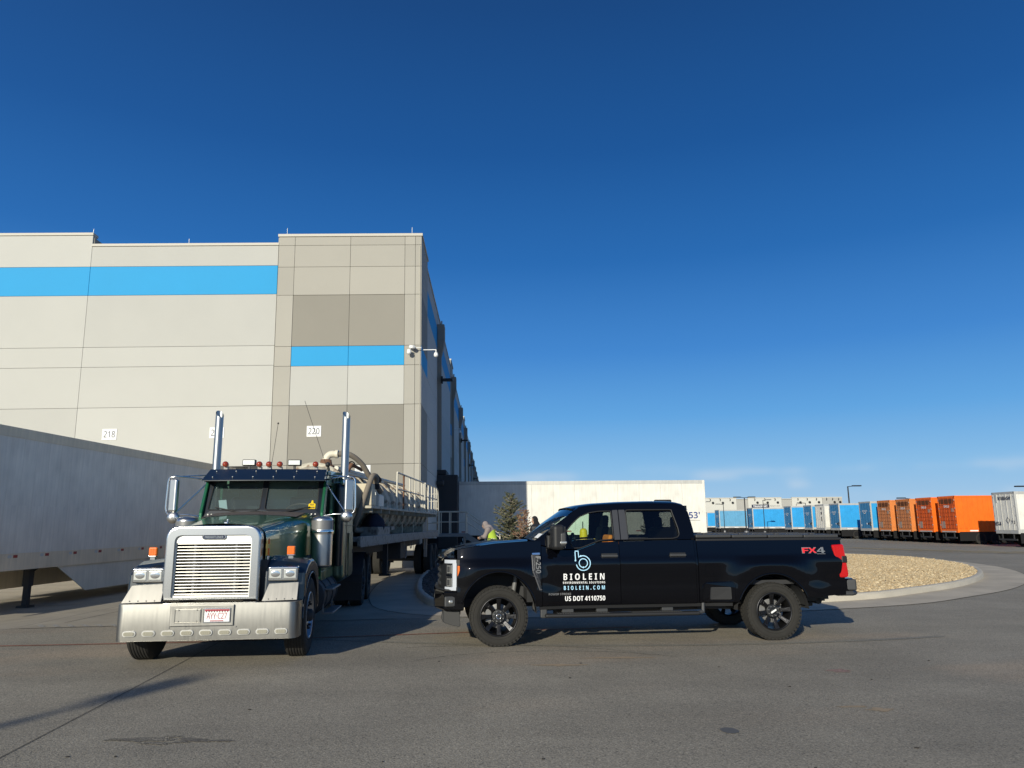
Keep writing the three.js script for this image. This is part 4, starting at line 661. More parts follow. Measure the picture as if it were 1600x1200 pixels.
  // handles, fender vent, badges, bars
  for (const s of [1, -1]) for (const x of [1.65, 2.69]) { obj('door_handle', [rbox(.25, .035, .03, .014, x, 1.248, s * (zs(x, 1.25) + .025)), rbox(.05, .03, .04, .01, x - .1, 1.248, s * zs(x, 1.25)), rbox(.05, .03, .04, .01, x + .1, 1.248, s * zs(x, 1.25))], M.satin, P); obj('handle_cup', [rbox(.24, .07, .01, .004, x, 1.25, s * (zs(x, 1.25) + .003))], M.darkMetal, P); }
  const onSide = (g, lift = .005, s = 1) => warp(g, (x, y, z) => [x, y, s * (zs(x, y) + lift + z)]);
  for (const s of [1]) {
    const v = obj('fender_vent', [onSide(ext(shape([[.492, 1.30], [.605, 1.305], [.607, .90], [.615, .785], [.595, .79], [.505, 1.02]]), .014, .003), .0)], M.darkMetal, P);
    obj('vent_frame', [onSide(rod([[.492, 1.275, .012], [.50, 1.05, .012], [.595, .785, .012], [.618, .785, .012]], .011), .0), onSide(rod([[.52, 1.27, .01], [.525, 1.06, .01], [.60, .88, .01]], .006), 0), ...[0, 1, 2, 3, 4, 5, 6].map(i => onSide(bar([.49, 1.25 - i * .045, .01], [.525, 1.24 - i * .045, .01], .006), 0)), ...[0, 1, 2, 3].map(i => onSide(bar([.51 + i * .022, 1.0 - i * .06, .01], [.56 + i * .014, .95 - i * .05, .01], .006), 0))], M.ventGrey, v);
    obj('vent_badge', [onSide(ext(shape(roundPts([[.490, 1.275], [.490, 1.305], [.608, 1.31], [.608, 1.275]], .01)), .02, .004), .004)], M.chrome, v);
    obj('lettering', [onSide(text('F-250', .072, 0, 0, 0, { fit: .25 }).rotateZ(-Math.PI / 2).translate(.542, 1.262, 0), .018)], M.grayMetal, v);
    // door lettering
    const mk = (g, m) => obj('lettering', [onSide(g, .0045)], m, P);
    mk(text('BIOLEIN', .090, 1.255, .912, 0, { anchor: 'c', spacing: .034, fit: .63 }), M.white);
    mk(text('ENVIRONMENTAL SOLUTIONS', .030, 1.255, .858, 0, { anchor: 'c', spacing: .005, fit: .63 }), M.white);
    mk(text('BIOLEIN.COM', .055, 1.258, .772, 0, { anchor: 'c', spacing: .028, fit: .62 }), M.logoPale);
    mk(text('US DOT 4110750', .068, 1.265, .615, 0, { anchor: 'c', fit: .605 }), M.white);
    obj('engine_badge', [onSide(text('POWER STROKE', .030, .72, .70, 0, { fit: .34 }), .006)], M.grayMetal, P);
    const c = [1.248, 1.150]; const ring = (r0, r1, a, b) => new THREE.RingGeometry(r0, r1, 40, 1, a, b).translate(c[0], c[1], 0);
    obj('logo_mark', [onSide(ring(.056, .068, -1.3, 5.9), .0045), onSide(ring(.098, .111, -2.95, 5.05), .0045), onSide(new THREE.ShapeGeometry(shape([[1.127, 1.19], [1.127, 1.328], [1.186, 1.328], [1.191, 1.228], [1.179, 1.228], [1.175, 1.316], [1.140, 1.316], [1.140, 1.19]])), .0045), onSide(new THREE.CircleGeometry(.012, 12).translate(1.133, 1.188, 0), .0047), onSide(new THREE.CircleGeometry(.013, 12).translate(1.216, 1.251, 0), .0047), onSide(new THREE.CircleGeometry(.013, 12).translate(1.248, 1.089, 0), .0047)], M.logoPale, P);
    obj('badge_letters', [onSide(text('F', .074, 4.628, 1.260, 0, { fit: .13 }), .008), onSide(text('X', .074, 4.748, 1.260, 0, { fit: .125 }), .008)], M.fxRed, P);
    obj('badge_outline', [onSide(text('F', .09, 4.618, 1.252, 0, { fit: .146 }), .004), onSide(text('X', .09, 4.738, 1.252, 0, { fit: .145 }), .0042), onSide(text('4', .086, 4.88, 1.256, 0, { fit: .135 }), .006), onSide(bb(4.88, 5.01, 1.240, 1.247, 0, .004), .002)], M.fxGrey, P);
  }
  obj('fuel_door', [onSide(ext(shape(roundPts([[3.10, .93], [3.10, 1.12], [3.30, 1.12], [3.30, .93]], .02)), .004, .001), .0)], bp, P);
  for (const s of [1, -1]) {
    const b = obj('running_board', [rbox(2.30, .055, .13, .025, 1.82, .415, s * 1.0)], M.blackTrim, P);
    for (const [a, e] of [[.85, 1.62], [1.95, 2.7]]) obj('step_pad', Array.from({ length: 22 }, (_, i) => bb(a + (e - a) * i / 22, a + (e - a) * (i + .55) / 22, .4425, .452, s > 0 ? .945 : -1.055, s > 0 ? 1.055 : -.945)), M.satin, b);
    obj('board_bracket', [.94, 1.45, 2.44].map(x => bb(x, x + .17, .44, .575, s > 0 ? .80 : -.90, s > 0 ? .90 : -.80, .01)).concat([rod([[2.95, .415, s * .99], [3.04, .43, s * .97], [3.06, .57, s * .93]], .03), rbox(.1, .17, .06, .02, .66, .46, s * .93)]), M.satin, P);
  }
  obj('chassis', [bb(-.6, 5.2, .5, .62, .40, .50), bb(-.6, 5.2, .5, .62, -.5, -.4), bar([0, .42, -.8], [0, .42, .8], .06), bar([RX, .42, -.8], [RX, .42, .8], .07), put(new THREE.SphereGeometry(.17, 14, 10), RX, .42, 0), bb(.7, 2.9, .46, .62, -.75, .75), bb(3.05, 3.5, .44, .62, -.7, .7), bar([.9, .40, .3], [5.0, .46, .45], .04), bb(4.75, 5.1, .46, .6, -.3, .3)], M.charcoal, P);
  for (const s of [1, -1]) obj('shock_absorber', [bar([.22, .5, s * .55], [.3, 1.0, s * .6], .035), bar([RX + .3, .42, s * .6], [RX + .42, .85, s * .55], .03), bar([RX - .6, .5, s * .52], [RX + .6, .55, s * .52], .03)], M.grayMetal, P);
  // wheels
  const R = .425, Wd = .275;
  const tyre = (() => {
    const prof = [[.272, -.105], [.285, -.128], [.34, -.1375], [.385, -.132], [.408, -.118], [.414, -.10], [.416, 0], [.414, .10], [.408, .118], [.385, .132], [.34, .1375], [.285, .128], [.272, .105]];
    const l = [put(lathe(prof, 56), 0, 0, 0, Math.PI / 2, 0, 0)]; const n = 44;
    for (let i = 0; i < n; i++) { const a = i / n * 2 * Math.PI; for (const [z, o, w] of [[-.105, 0, .05], [-.045, .5, .05], [.015, 0, .05], [.06, .5, .035], [.108, 0, .05]]) { const t = a + o * 2 * Math.PI / n, q = box(.046, .012, w, 0, R - .009, z); q.rotateZ(t); l.push(q); } for (const sgn of [1, -1]) { const q = box(.026, .022, .006, 0, R - .03, sgn * .130); q.rotateZ(a); l.push(q); } }
    for (const [r, z] of [[.37, .1365], [.31, .134]]) l.push(new THREE.TorusGeometry(r, .0035, 4, 56).translate(0, 0, z));
    return merge(l);
  })();
  const rimG = (() => { const l = [put(lathe([[.25, .125], [.243, .132], [.232, .128], [.226, .10], [.222, -.12], [.25, -.125]], 56), 0, 0, 0, Math.PI / 2, 0, 0)]; const g = merge(l); g.scale(1.11, 1.11, 1); return g; })();
  const spokeG = (() => { const q = (a) => { const s = ext(shape([[-.024, .095], [-.026, .16], [-.034, .228], [.034, .228], [.026, .16], [.024, .095]]), .035, .006); warp(s, (x, y, z) => [x, y, z + .052 + .05 * S(.10, .228, y)]); const slot = ext(shape([[-.010, .12], [-.012, .19], [.012, .19], [.010, .12]]), .01, .002); warp(slot, (x, y, z) => [x, y, z + .088 + .05 * S(.10, .228, y)]); return [s, slot].map(g => g.scale(1.11, 1.11, 1).rotateZ(a)); }; return q; })();
  const capG = merge([put(lathe([[0, .098], [.03, .098], [.036, .09], [.038, .07]], 24), 0, 0, 0, Math.PI / 2, 0, 0)]);
  const wheel = (x, s, spin) => {
    const g = part('wheel', P); g.position.set(x, R - .012, s * (1.01 - Wd / 2)); g.rotation.set(0, s < 0 ? Math.PI : 0, 0);
    raw('tyre', tyre, M.tyre, g); raw('rim', rimG, M.rimDark, g);
    obj('brake_disc', [put(lathe([[.06, .0], [.17, .0], [.17, -.03], [.06, -.03]], 32), 0, 0, 0, Math.PI / 2, 0, 0), bb(-.19, -.10, -.08, .10, -.06, .03, .01)], M.grayMetal, g);
    for (let i = 0; i < 8; i++) obj('spoke', spokeG(i * Math.PI / 4 + spin), M.rimDark, g);
    obj('hub', [put(lathe([[0, .07], [.085, .07], [.098, .062], [.10, .03], [.10, -.02]], 32), 0, 0, 0, Math.PI / 2, 0, 0)], M.darkMetal, g);
    for (let i = 0; i < 8; i++) { const a = i * Math.PI / 4 + spin + .39; obj('lug_nut', bar([.072 * Math.cos(a), .072 * Math.sin(a), .065], [.072 * Math.cos(a), .072 * Math.sin(a), .092], .010, 8), M.chrome, g); }
    if (x < 1) { obj('hub_cap', [put(new THREE.TorusGeometry(.033, .007, 8, 28), 0, 0, .098)], M.chrome, g); raw('hub_cap', capG, M.darkMetal, g); } else { raw('hub_cap', capG, M.darkMetal, g); obj('cap_badge', [rbox(.095, .026, .01, .004, 0, 0, .1, 0, 0, .52)], M.signWhite, g); }
  };
  wheel(FX, 1, 0); wheel(FX, -1, 0); wheel(RX, 1, .12); wheel(RX, -1, .12);
}
// ================================================================ GREEN ROAD TRACTOR  (x: to the right in the picture, y up, z: towards its nose; origin under the front axle)
const tractor = thing('semi_truck', 'dark green long-nosed semi truck with chrome grille and two tall exhaust stacks', 'truck', [-3.905, 0, -10.4], rad(5.6));
{
  const T = tractor, gp = M.greenPaint, nv = M.navyPaint;
  // --- bumper
  const bplan = (q) => { const a = Math.abs(q), x = 1.105 * Math.min(1, a * 1.08), f = S(.84, 1, a); return [Math.sign(q) * (x - .0 - .03 * f * 0), .86 - .30 * f * f]; };
  obj('bumper', [grid((u, v) => { const [x, z] = bplan(lerp(-1, 1, u)); return [x, lerp(.335, .775, v), z + .007 * Math.sin(v * Math.PI) - .003]; }, 60, 8, true), grid((u, v) => { const [x, z] = bplan(lerp(-1, 1, u)); return [x * lerp(1, .97, v), .775, lerp(z, z - .09, v)]; }, 60, 1, true), grid((u, v) => { const [x, z] = bplan(lerp(-1, 1, u)); return [x, .335, lerp(z, z - .06, v)]; }, 60, 1)], M.bumperAlu, T);
  obj('bumper_bracket', [bb(-.45, -.35, .4, .7, .3, .84), bb(.35, .45, .4, .7, .3, .84)], M.charcoal, T);
  for (let i = 0; i < 9; i++) {
    const x = -.91 + i * .2275, o = [], n = 24; for (let k = 0; k < n; k++) { const a = k / n * 2 * Math.PI; o.push([x + Math.sign(Math.cos(a)) * .045 + Math.cos(a) * .036, .425 + Math.sin(a) * .036]); }
    const l = obj('bumper_lamp', ext(shape(o), .018, .005).translate(0, 0, .858), M.trailerAlu, T);
    obj('lens', [ext(shape(o.map(([a, b]) => [x + (a - x) * .80, .425 + (b - .425) * .68])), .008, .002).translate(0, 0, .8765), ...[-.045, -.022, 0, .022, .045].map(d => bb(x + d - .006, x + d + .006, .410, .440, .884, .887))], M.tanLens, l);
  }
  const pp = obj('plate_holder', [rbox(.77, .255, .02, .008, -.055, .632, .876)], M.bumperAlu, T);
  obj('blank_plate', [rbox(.30, .155, .008, .004, -.22, .632, .891), ...[[-.33, .70], [-.11, .70], [-.33, .565], [-.11, .565]].map(([x, y]) => put(new THREE.SphereGeometry(.009, 8, 6), x, y, .895)), rod([[-.375, .71, .889], [-.065, .71, .889], [-.065, .552, .889], [-.375, .552, .889], [-.375, .71, .889]], .006, 5)], M.bumperAlu, pp);
  const lp = obj('license_plate', [rbox(.305, .155, .008, .004, .13, .632, .891)], M.signWhite, T);
  obj('plate_band', [bb(-.018, .278, .684, .704, .8955, .897), ...Array.from({ length: 9 }, (_, i) => put(new THREE.ConeGeometry(.018, .02, 3), -.0 + i * .032, .676, .8962, 0, 0, Math.PI)), bb(.05, .21, .562, .572, .8955, .897)], M.plateRed, lp);
  obj('lettering', [text('AYY\u00b7C27', .072, .13, .590, .8965, { anchor: 'c', fit: .245, f: fontR })], M.plateRed, lp);
  obj('plate_frame', rod([[-.028, .712, .892], [.288, .712, .892], [.288, .552, .892], [-.028, .552, .892], [-.028, .712, .892]], .008, 5), M.chrome, lp);
  obj('rivet', [[-.24, .505], [.26, .51], [-.44, .49], [.36, .49]].map(([x, y]) => put(new THREE.SphereGeometry(.010, 8, 6), x, y, .862)), M.grayMetal, T);
  // --- grille
  const gw = .60, gOut = roundPts([[-gw, .775], [-gw, 1.73], [gw, 1.73], [gw, .775]], .17, 8).filter((p, i) => true), arcTop = (pts, k) => pts.map(([x, y]) => [x, y > 1.3 ? y + k * (1 - (x / gw) ** 2) : y]);
  const sqBottom = (w, y0, y1, r) => { const top = roundPts([[-w, y0], [-w, y1], [w, y1], [w, y0]], r, 8); const n = 9; return [[-w, y0], ...top.slice(n, 3 * n), [w, y0]]; };
  const outer = arcTop(sqBottom(gw, .775, 1.715, .17), .03), inner = arcTop(sqBottom(gw - .085, .80, 1.625, .12), .025);
  obj('grille_surround', [ext(shape(outer, [inner]), .22, .03, 4).translate(0, 0, .44)], M.softChrome, T);
  const plate = arcTop(sqBottom(gw - .08, .79, 1.63, .12), .025), open = [[-.475, .845], [-.475, 1.515], [.475, 1.515], [.475, .845]];
  obj('grille_frame', [ext(shape(plate, [open]), .03, .006).translate(0, 0, .595)], M.slat, T);
  obj('radiator', [bb(-.50, .50, .80, 1.6, .44, .46)], M.darkMetal, T);
  for (const x of [-.25, .27]) obj('grille_post', bb(x - .015, x + .015, .845, 1.515, .54, .565), M.grayMetal, T);
  for (let i = 0; i < 17; i++) { const y = .868 + i * .0394; obj('grille_slat', warp(rbox(.95, .015, .030, .006, 0, 0, 0), (a, b, c) => [a, y + b - c * .18, .592 + c]), M.slat, T); }
  const ov = (w, h, x, y) => { const o = []; for (let k = 0; k < 28; k++) { const a = k / 28 * 2 * Math.PI; o.push([x + Math.sign(Math.cos(a)) * (w - h) + Math.cos(a) * h, y + Math.sin(a) * h]); } return o; };
  const bd = obj('grille_badge', ext(shape(ov(.155, .036, 0, 1.583)), .022, .006).translate(0, 0, .622), M.chrome, T); obj('badge_field', ext(shape(ov(.14, .025, 0, 1.583)), .006, .001).translate(0, 0, .641), M.wallBlue, bd).material = M.ink;
  obj('lettering', text('FREIGHTLINER', .028, 0, 1.569, .6485, { anchor: 'c', fit: .235 }), M.chrome, bd);
  for (const c of T.children) if (/^(grille|radiator)/.test(c.name)) c.position.x = -.04;
  // --- hood (lofted) : front at z .45, cowl at z -1.72
  const hood = (z) => { const t = (0.5 - z) / 2.22; return { w: interp(t, [[0, .575], [.35, .66], [.7, .78], [1, .875]]), top: interp(t, [[0, 1.725], [.5, 1.84], [1, 1.925]]), bot: interp(t, [[0, .95], [1, 1.05]]), r: interp(t, [[0, .18], [1, .20]]) }; };
  const sect = (h, v) => { // v 0..1 around from the left side to the right
    const L1 = h.top - h.r - h.bot, L2 = Math.PI / 2 * h.r, L3 = 2 * (h.w - h.r), tot = 2 * L1 + 2 * L2 + L3; let s = v * tot;
    if (s < L1) return [-h.w, h.bot + s]; s -= L1; if (s < L2) { const a = s / h.r; return [-h.w + h.r - h.r * Math.cos(a), h.top - h.r + h.r * Math.sin(a)]; } s -= L2;
    if (s < L3) { const x = -h.w + h.r + s; return [x, h.top + .025 * (1 - (x / (h.w - h.r)) ** 2)]; } s -= L3; if (s < L2) { const a = s / h.r; return [h.w - h.r + h.r * Math.sin(a), h.top - h.r + h.r * Math.cos(a)]; } s -= L2; return [h.w, h.top - h.r - s];
  };
  obj('hood', [grid((u, v) => { const z = lerp(.46, -1.72, u), p = sect(hood(z), v); return [p[0], p[1], z]; }, 20, 64)], gp, T);
  obj('hood_reflection', [grid((u, v) => { const z = lerp(-.9, -1.70, u), x = lerp(-.70, .70, v), h = hood(z); return [x, h.top + .025 * (1 - (x / (h.w - h.r)) ** 2) + .003, z]; }, 8, 20)], std(.12, .095, .085, .5), T);  // brown sheet on the hood: reflected ground put in as colour
  obj('hood_ornament', [rbox(.05, .03, .14, .012, .02, 1.765, .30), rbox(.02, .05, .06, .008, .02, 1.79, .27)], M.chrome, T);
  for (const s of [1, -1]) { obj('hood_latch', [rbox(.03, .10, .04, .01, s * .60, 1.28, .40)], M.chrome, T); obj('side_marker', [rbox(.02, .10, .05, .008, s * .612, 1.38, .42), rbox(.02, .07, .05, .008, s * .612, 1.52, .42)], M.amber, T); }
  // --- fenders with headlamps
  const fprof = [[-.66, .56], [-.66, .80], [-.64, .98], [-.55, 1.16], [-.40, 1.27], [-.15, 1.335], [.12, 1.335], [.34, 1.29], [.50, 1.20], [.55, 1.15], [.58, .80], [.56, .80]];
  const hole = []; for (let i = 0; i <= 18; i++) { const a = lerp(.10, Math.PI * .985, i / 18); hole.push([.585 * Math.cos(a), .53 + .61 * Math.sin(a)]); }
  for (const s of [1, -1]) {
    const f = ext(shape([...fprof, ...hole]), .52, .035, 4); warp(f, (x, y, z) => { const q = z / .52; return [s * (.60 + z), y - .06 * S(.55, 1, q) * S(1.0, 1.3, y) - .015, x - .06 * S(.6, 1, q) * S(0, .5, x)]; });
    obj('fender', f, s > 0 ? nv : nv, T);
    obj('inner_fender', [bb(Math.min(s * .5, s * .62), Math.max(s * .5, s * .62), .6, 1.28, -.66, .50)], M.charcoal, T);
    const h = obj('headlamp', [rbox(.385, .185, .14, .02, s * .845, 1.105, .525)], M.chrome, T);
    for (const q of [-.093, .093]) { obj('lamp_lens', [rbox(.165, .125, .03, .012, s * .845 + q, 1.105, .588)], M.lens, h); obj('reflector', [put(new THREE.SphereGeometry(.05, 16, 8, 0, 6.3, 0, 1.4), 0, 0, 0, Math.PI / 2, 0, 0).scale(1.25, .85, .07).translate(s * .845 + q, 1.105, .602)], M.chrome, h); }
    obj('fender_guard', [warp(ext(shape(s > 0 ? [[.62, .775], [.68, .985], [1.055, 1.0], [1.06, .785]] : [[-1.10, .775], [-1.02, .985], [-.62, 1.0], [-.62, .785]]), .012, .003), (x, y, z) => [x, y, .70 - (y - .775) * .45 + z])], M.bumperAlu, T);
    obj('rivet', Array.from({ length: 4 }, (_, k) => put(new THREE.SphereGeometry(.008, 6, 5), s * (.70 + k * .1), .80, .706)), M.grayMetal, T);
    const t = obj('turn_lamp', [rbox(.105, .115, .06, .015, s * .89, 1.395, .34)], M.amber, T); obj('lamp_foot', [bb(s * .89 - .03, s * .89 + .03, 1.29, 1.34, .32, .36), rbox(.10, .02, .07, .008, s * .89, 1.335, .34)], M.chrome, t); obj('lamp_facet', Array.from({ length: 9 }, (_, k) => put(new THREE.CylinderGeometry(.012, .012, .006, 8), s * .89 - .03 + (k % 3) * .03, 1.365 + Math.floor(k / 3) * .03, .372, Math.PI / 2, 0, 0)), M.amber, t);
    obj('fender_trim', [tube(Array.from({ length: 14 }, (_, i) => { const a = lerp(.12, Math.PI * .93, i / 13); return [s * 1.115, .515 + .62 * Math.sin(a) - .05, .595 * Math.cos(a) - .03]; }), .012, 40, 6)], nv, T);
  }
  // --- cab
  const cabProf = [[-1.70, .98], [-1.70, 1.93], [-1.99, 2.50], [-2.12, 2.62], [-2.4, 2.66], [-3.02, 2.68], [-3.02, .98]];
  const door = roundPts([[-1.86, 1.72], [-2.08, 2.40], [-2.78, 2.42], [-2.78, 1.72]], .05, 3);
  for (const s of [1, -1]) {
    const l = .93, sd = ext(shape(cabProf.map(([a, b]) => [-a, b]), [door.map(([a, b]) => [-a, b])]), .05, .01); warp(sd, (x, y, z) => [s * (l + z), y, -x]); obj('cab_side', sd, gp, T);
    obj('door_glass', [warp(new THREE.ShapeGeometry(shape(door.map(([a, b]) => [-a, b]))), (x, y) => [s * (l + .02), y, -x])], M.glassTint, T);
    obj('door_seam', [rod([[s * (l + .052), 1.0, -1.80], [s * (l + .052), 1.70, -1.80]], .006, 4), rod([[s * (l + .052), 1.0, -2.85], [s * (l + .052), 2.45, -2.85]], .006, 4)], M.darkMetal, T);
    obj('door_handle', [rbox(.03, .04, .16, .01, s * (l + .07), 1.45, -2.72)], M.chrome, T);
    obj('grab_rail', [rod([[s * (l + .11), 1.15, -2.95], [s * (l + .11), 2.2, -2.95]], .016)], M.chrome, T);
  }
  obj('cab_floor', [bb(-.94, .94, .95, 1.02, -3.0, -1.72), bb(-.94, .94, 1.02, 1.86, -1.76, -1.70)], M.seat, T);
  const wsf = (x, y, d = 0) => { const t = (y - 1.90) / .66; return [x, y, -1.70 - .31 * t - .07 * (x / .9) ** 2 + d]; };
  { // windscreen frame with two panes
    const fr = [[-.955, 1.86], [-.945, 2.56], [.945, 2.56], [.955, 1.86]], pane = s => roundPts([[s * .035, 1.975], [s * .035, 2.47], [s * .85, 2.47], [s * .875, 1.975]], .05, 4);
    obj('windshield_frame', [warp(ext(shape(fr, [pane(1), pane(-1)]), .05, .008), (x, y, z) => wsf(x, y, z - .03))], nv, T);
    for (const s of [1, -1]) { obj('windshield', [warp(new THREE.ShapeGeometry(shape(pane(s))), (x, y) => wsf(x, y, -.012))], M.glassTruck, T); const o = pane(s); obj('window_seal', tube([...o, o[0]].filter((_, i) => i % 2 === 0).map(([x, y]) => wsf(x, y, .012)), .012, 60, 5, .2), M.blackRubber, T); obj('wiper', [rod([wsf(s * .30, 1.93, .04), wsf(s * .75, 2.02, .03)], .010, 5)], M.blackTrim, T); }
    obj('cowl_vent', Array.from({ length: 30 }, (_, i) => put(new THREE.BoxGeometry(.02, .022, .012), ...wsf(-.85 + i * .0585, 1.905, .024))), M.trailerAlu, T);
    obj('warning_sticker', [warp(ext(shape([[.72, 1.99], [.72, 2.07], [.755, 2.085], [.765, 2.13], [.785, 2.13], [.795, 2.085], [.83, 2.07], [.83, 1.99]]), .004), (x, y, z) => wsf(x, y, z - .004))], M.yellow, T);
    obj('lettering', [warp(text('GO', .03, .775, 2.045, 0, { anchor: 'c' }), (x, y, z) => wsf(x, y, .003)), warp(text('SLOW', .025, .775, 2.0, 0, { anchor: 'c' }), (x, y, z) => wsf(x, y, .003))], M.ink, T);
  }
  obj('cab_roof', [grid((u, v) => { const q = lerp(-1, 1, v), z = lerp(-1.98, -3.05, u); const y = interp(u, [[0, 2.52], [.06, 2.60], [.15, 2.645], [.4, 2.685], [1, 2.70]]); const r = Math.pow(1 - Math.pow(Math.abs(q), 5), .5); return [q * .975, y - .09 * (1 - r), z]; }, 20, 24)], std(.50, .46, .37, .45, 0, { map: tDirt }), T);
  obj('sun_visor', [grid((u, v) => { const q = lerp(-1, 1, v); return [q * lerp(.955, .975, u), lerp(2.655, 2.455, u), lerp(-1.98, -1.60, u) - .10 * q * q]; }, 4, 20, true), grid((u, v) => { const q = lerp(-1, 1, v); return [q * .975, lerp(2.455, 2.44, u), -1.60 - .10 * q * q - .004]; }, 1, 20), ...[1, -1].map(s => grid((u, v) => [s * lerp(.955, .975, u), lerp(2.655, 2.455, u) - v * .02 * u, lerp(-2.08, -1.70, u) - v * .3 * u], 3, 3))], nv, T);
  obj('rivet', Array.from({ length: 12 }, (_, i) => { const q = -.85 + (i >> 1) * .34, u = i % 2 ? .78 : .25; return put(new THREE.SphereGeometry(.011, 6, 5), q * .96, lerp(2.655, 2.455, u) + .008, lerp(-1.98, -1.60, u) - .10 * q * q + .012); }), M.trailerAlu, T);
  for (const x of [-.76, -.20, -.04, .14, .74]) { const m = obj('marker_lamp', [put(new THREE.SphereGeometry(.052, 16, 10), 0, 0, 0).scale(1, .95, 1).translate(x, 2.755, -2.22), bar([x, 2.755, -2.22], [x, 2.75, -2.34], .05, 14, .03)], M.darkAmber, T); obj('lamp_foot', bb(x - .03, x + .03, 2.66, 2.715, -2.33, -2.24), M.grayMetal, m); }
  for (const x of [-.385, .375]) { const w = obj('work_lamp', [rbox(.22, .105, .09, .012, x, 2.785, -2.30)], M.darkMetal, T); obj('lens', [rbox(.195, .08, .012, .005, x, 2.785, -2.252), ...[-.06, -.02, .02, .06].map(d => bb(x + d - .014, x + d + .014, 2.765, 2.805, -2.2455, -2.244))], M.lens, w); obj('lamp_foot', bb(x - .02, x + .02, 2.66, 2.74, -2.32, -2.28), M.darkMetal, w); }
  obj('cabin_seat', [...[-.5, .5].flatMap(x => [rbox(.52, .18, .5, .06, x, 1.48, -2.4), rbox(.52, .75, .16, .06, x, 1.85, -2.75), rbox(.3, .22, .12, .05, x, 2.3, -2.8)])], M.seat, T);
  obj('dashboard', [rbox(1.8, .16, .40, .05, 0, 1.86, -1.98)], M.seat, T);
  obj('steering_wheel', [put(new THREE.TorusGeometry(.235, .016, 8, 30), .52, 1.95, -2.12, -.95, 0, 0), bar([.3, 1.95, -2.12], [.74, 1.95, -2.12], .014), bar([.52, 1.95, -2.12], [.52, 1.75, -1.95], .025)], std(.10, .06, .04, .5), T);
  obj('dash_papers', [put(new THREE.BoxGeometry(.3, .01, .2), -.62, 1.95, -1.98, .3, .5, .1), put(new THREE.BoxGeometry(.12, .2, .01), -.68, 2.05, -1.95, -.4, .4, .1)], M.signWhite, T);
  // --- sleeper
  obj('sleeper', [warp(rbox(2.32, 1.98, 1.56, .13, 0, 1.70, -3.90, 0, 0, 0, 6), (x, y, z) => [x * (1 - .05 * S(2.0, 2.7, y)), y, z])], M.sleeperSheenPaint, T);
  for (const s of [1, -1]) {
    obj('luggage_door', [rbox(.012, .80, .62, .005, s * 1.162, 1.18, -4.08)], M.sleeperSheenPaint, T); obj('door_latch', [rbox(.02, .08, .05, .008, s * 1.172, 1.22, -4.34)], M.blackTrim, T);
    obj('sleeper_window', [rbox(.012, .34, .10, .004, s * 1.13, 2.30, -3.75)], M.darkMetal, T); obj('panel_seam', [bar([s * 1.163, .8, -3.45], [s * 1.150, 2.35, -3.45], .006, 5), bar([s * 1.163, 1.72, -4.6], [s * 1.163, 1.72, -3.2], .005, 5)], M.darkMetal, T);
    obj('cab_skirt', [rbox(.05, .32, 1.30, .02, s * .96, .84, -2.38)], gp, T);
    // air cleaner canister
    const ac = [s * 1.03, -1.34];
    const can = obj('air_cleaner', [lathe([[0, 1.08], [.14, 1.08], [.165, 1.12], [.165, 1.58], [.172, 1.585], [.172, 1.62], [.165, 1.625], [.165, 1.80], [.150, 1.845], [.08, 1.87], [0, 1.87]], 36).translate(ac[0], 0, ac[1])], M.stainless, T);
    obj('clamp_band', [lathe([[.166, 1.60], [.178, 1.60], [.178, 1.645], [.166, 1.645]], 36).translate(ac[0], 0, ac[1])], M.chrome, can); obj('intake_screen', [lathe([[.1665, 1.66], [.1675, 1.67], [.1675, 1.79], [.1665, 1.80]], 36).translate(ac[0], 0, ac[1])], M.grayMetal, can);
    obj('intake_pipe', [tube([[ac[0] - s * .1, 1.2, ac[1]], [ac[0] - s * .3, 1.2, ac[1] - .02], [s * .6, 1.2, ac[1]]], .07, 12, 10)], M.grayMetal, can);
    // exhaust stack with slanted tip
    const st = part('exhaust_stack', T), sx = s * 1.135, sz = -3.0, r = .070;
    obj('stack_pipe', [grid((u, v) => { const a = v * 2 * Math.PI, tp = 3.73 - .06 * Math.cos(a - 1.2) - .02 * Math.cos(a); const y = lerp(2.45, tp, u); return [sx + r * Math.cos(a), y, sz + r * Math.sin(a)]; }, 12, 36), grid((u, v) => { const a = v * 2 * Math.PI, tp = 3.73 - .06 * Math.cos(a - 1.2) - .02 * Math.cos(a); return [sx + (r - .004) * Math.cos(a), lerp(tp - .25, tp, u), sz + (r - .004) * Math.sin(a)]; }, 2, 36, true)], M.galv, st);
    obj('muffler', [lathe([[0, 1.0], [.08, 1.02], [.085, 2.38], [.072, 2.46], [0, 2.46]], 28).translate(sx - s * .06, 0, sz)], M.navyPaint, st); obj('stack_clamp', [lathe([[.07, 2.44], [.08, 2.44], [.08, 2.52], [.07, 2.52]], 28).translate(sx, 0, sz), bar([sx, 2.48, sz], [s * .95, 2.48, sz - .04], .02)], M.chrome, st);  // muffler coloured dark for the cab's shade and dark reflections on chrome
    // mirrors on tubular brackets
    const mm = part('mirror', T), mx = s * 1.36, mz = -1.68;
    obj('mirror_head', [rbox(.14, .52, .09, .03, mx + s * .02, 2.21, mz, 0, s * .35, 0, 3)], M.stainless, mm); obj('mirror_glass', [rbox(.12, .48, .01, .004, mx + s * .035, 2.21, mz - .048, 0, s * .35, 0)], M.mirrorGlass, mm);
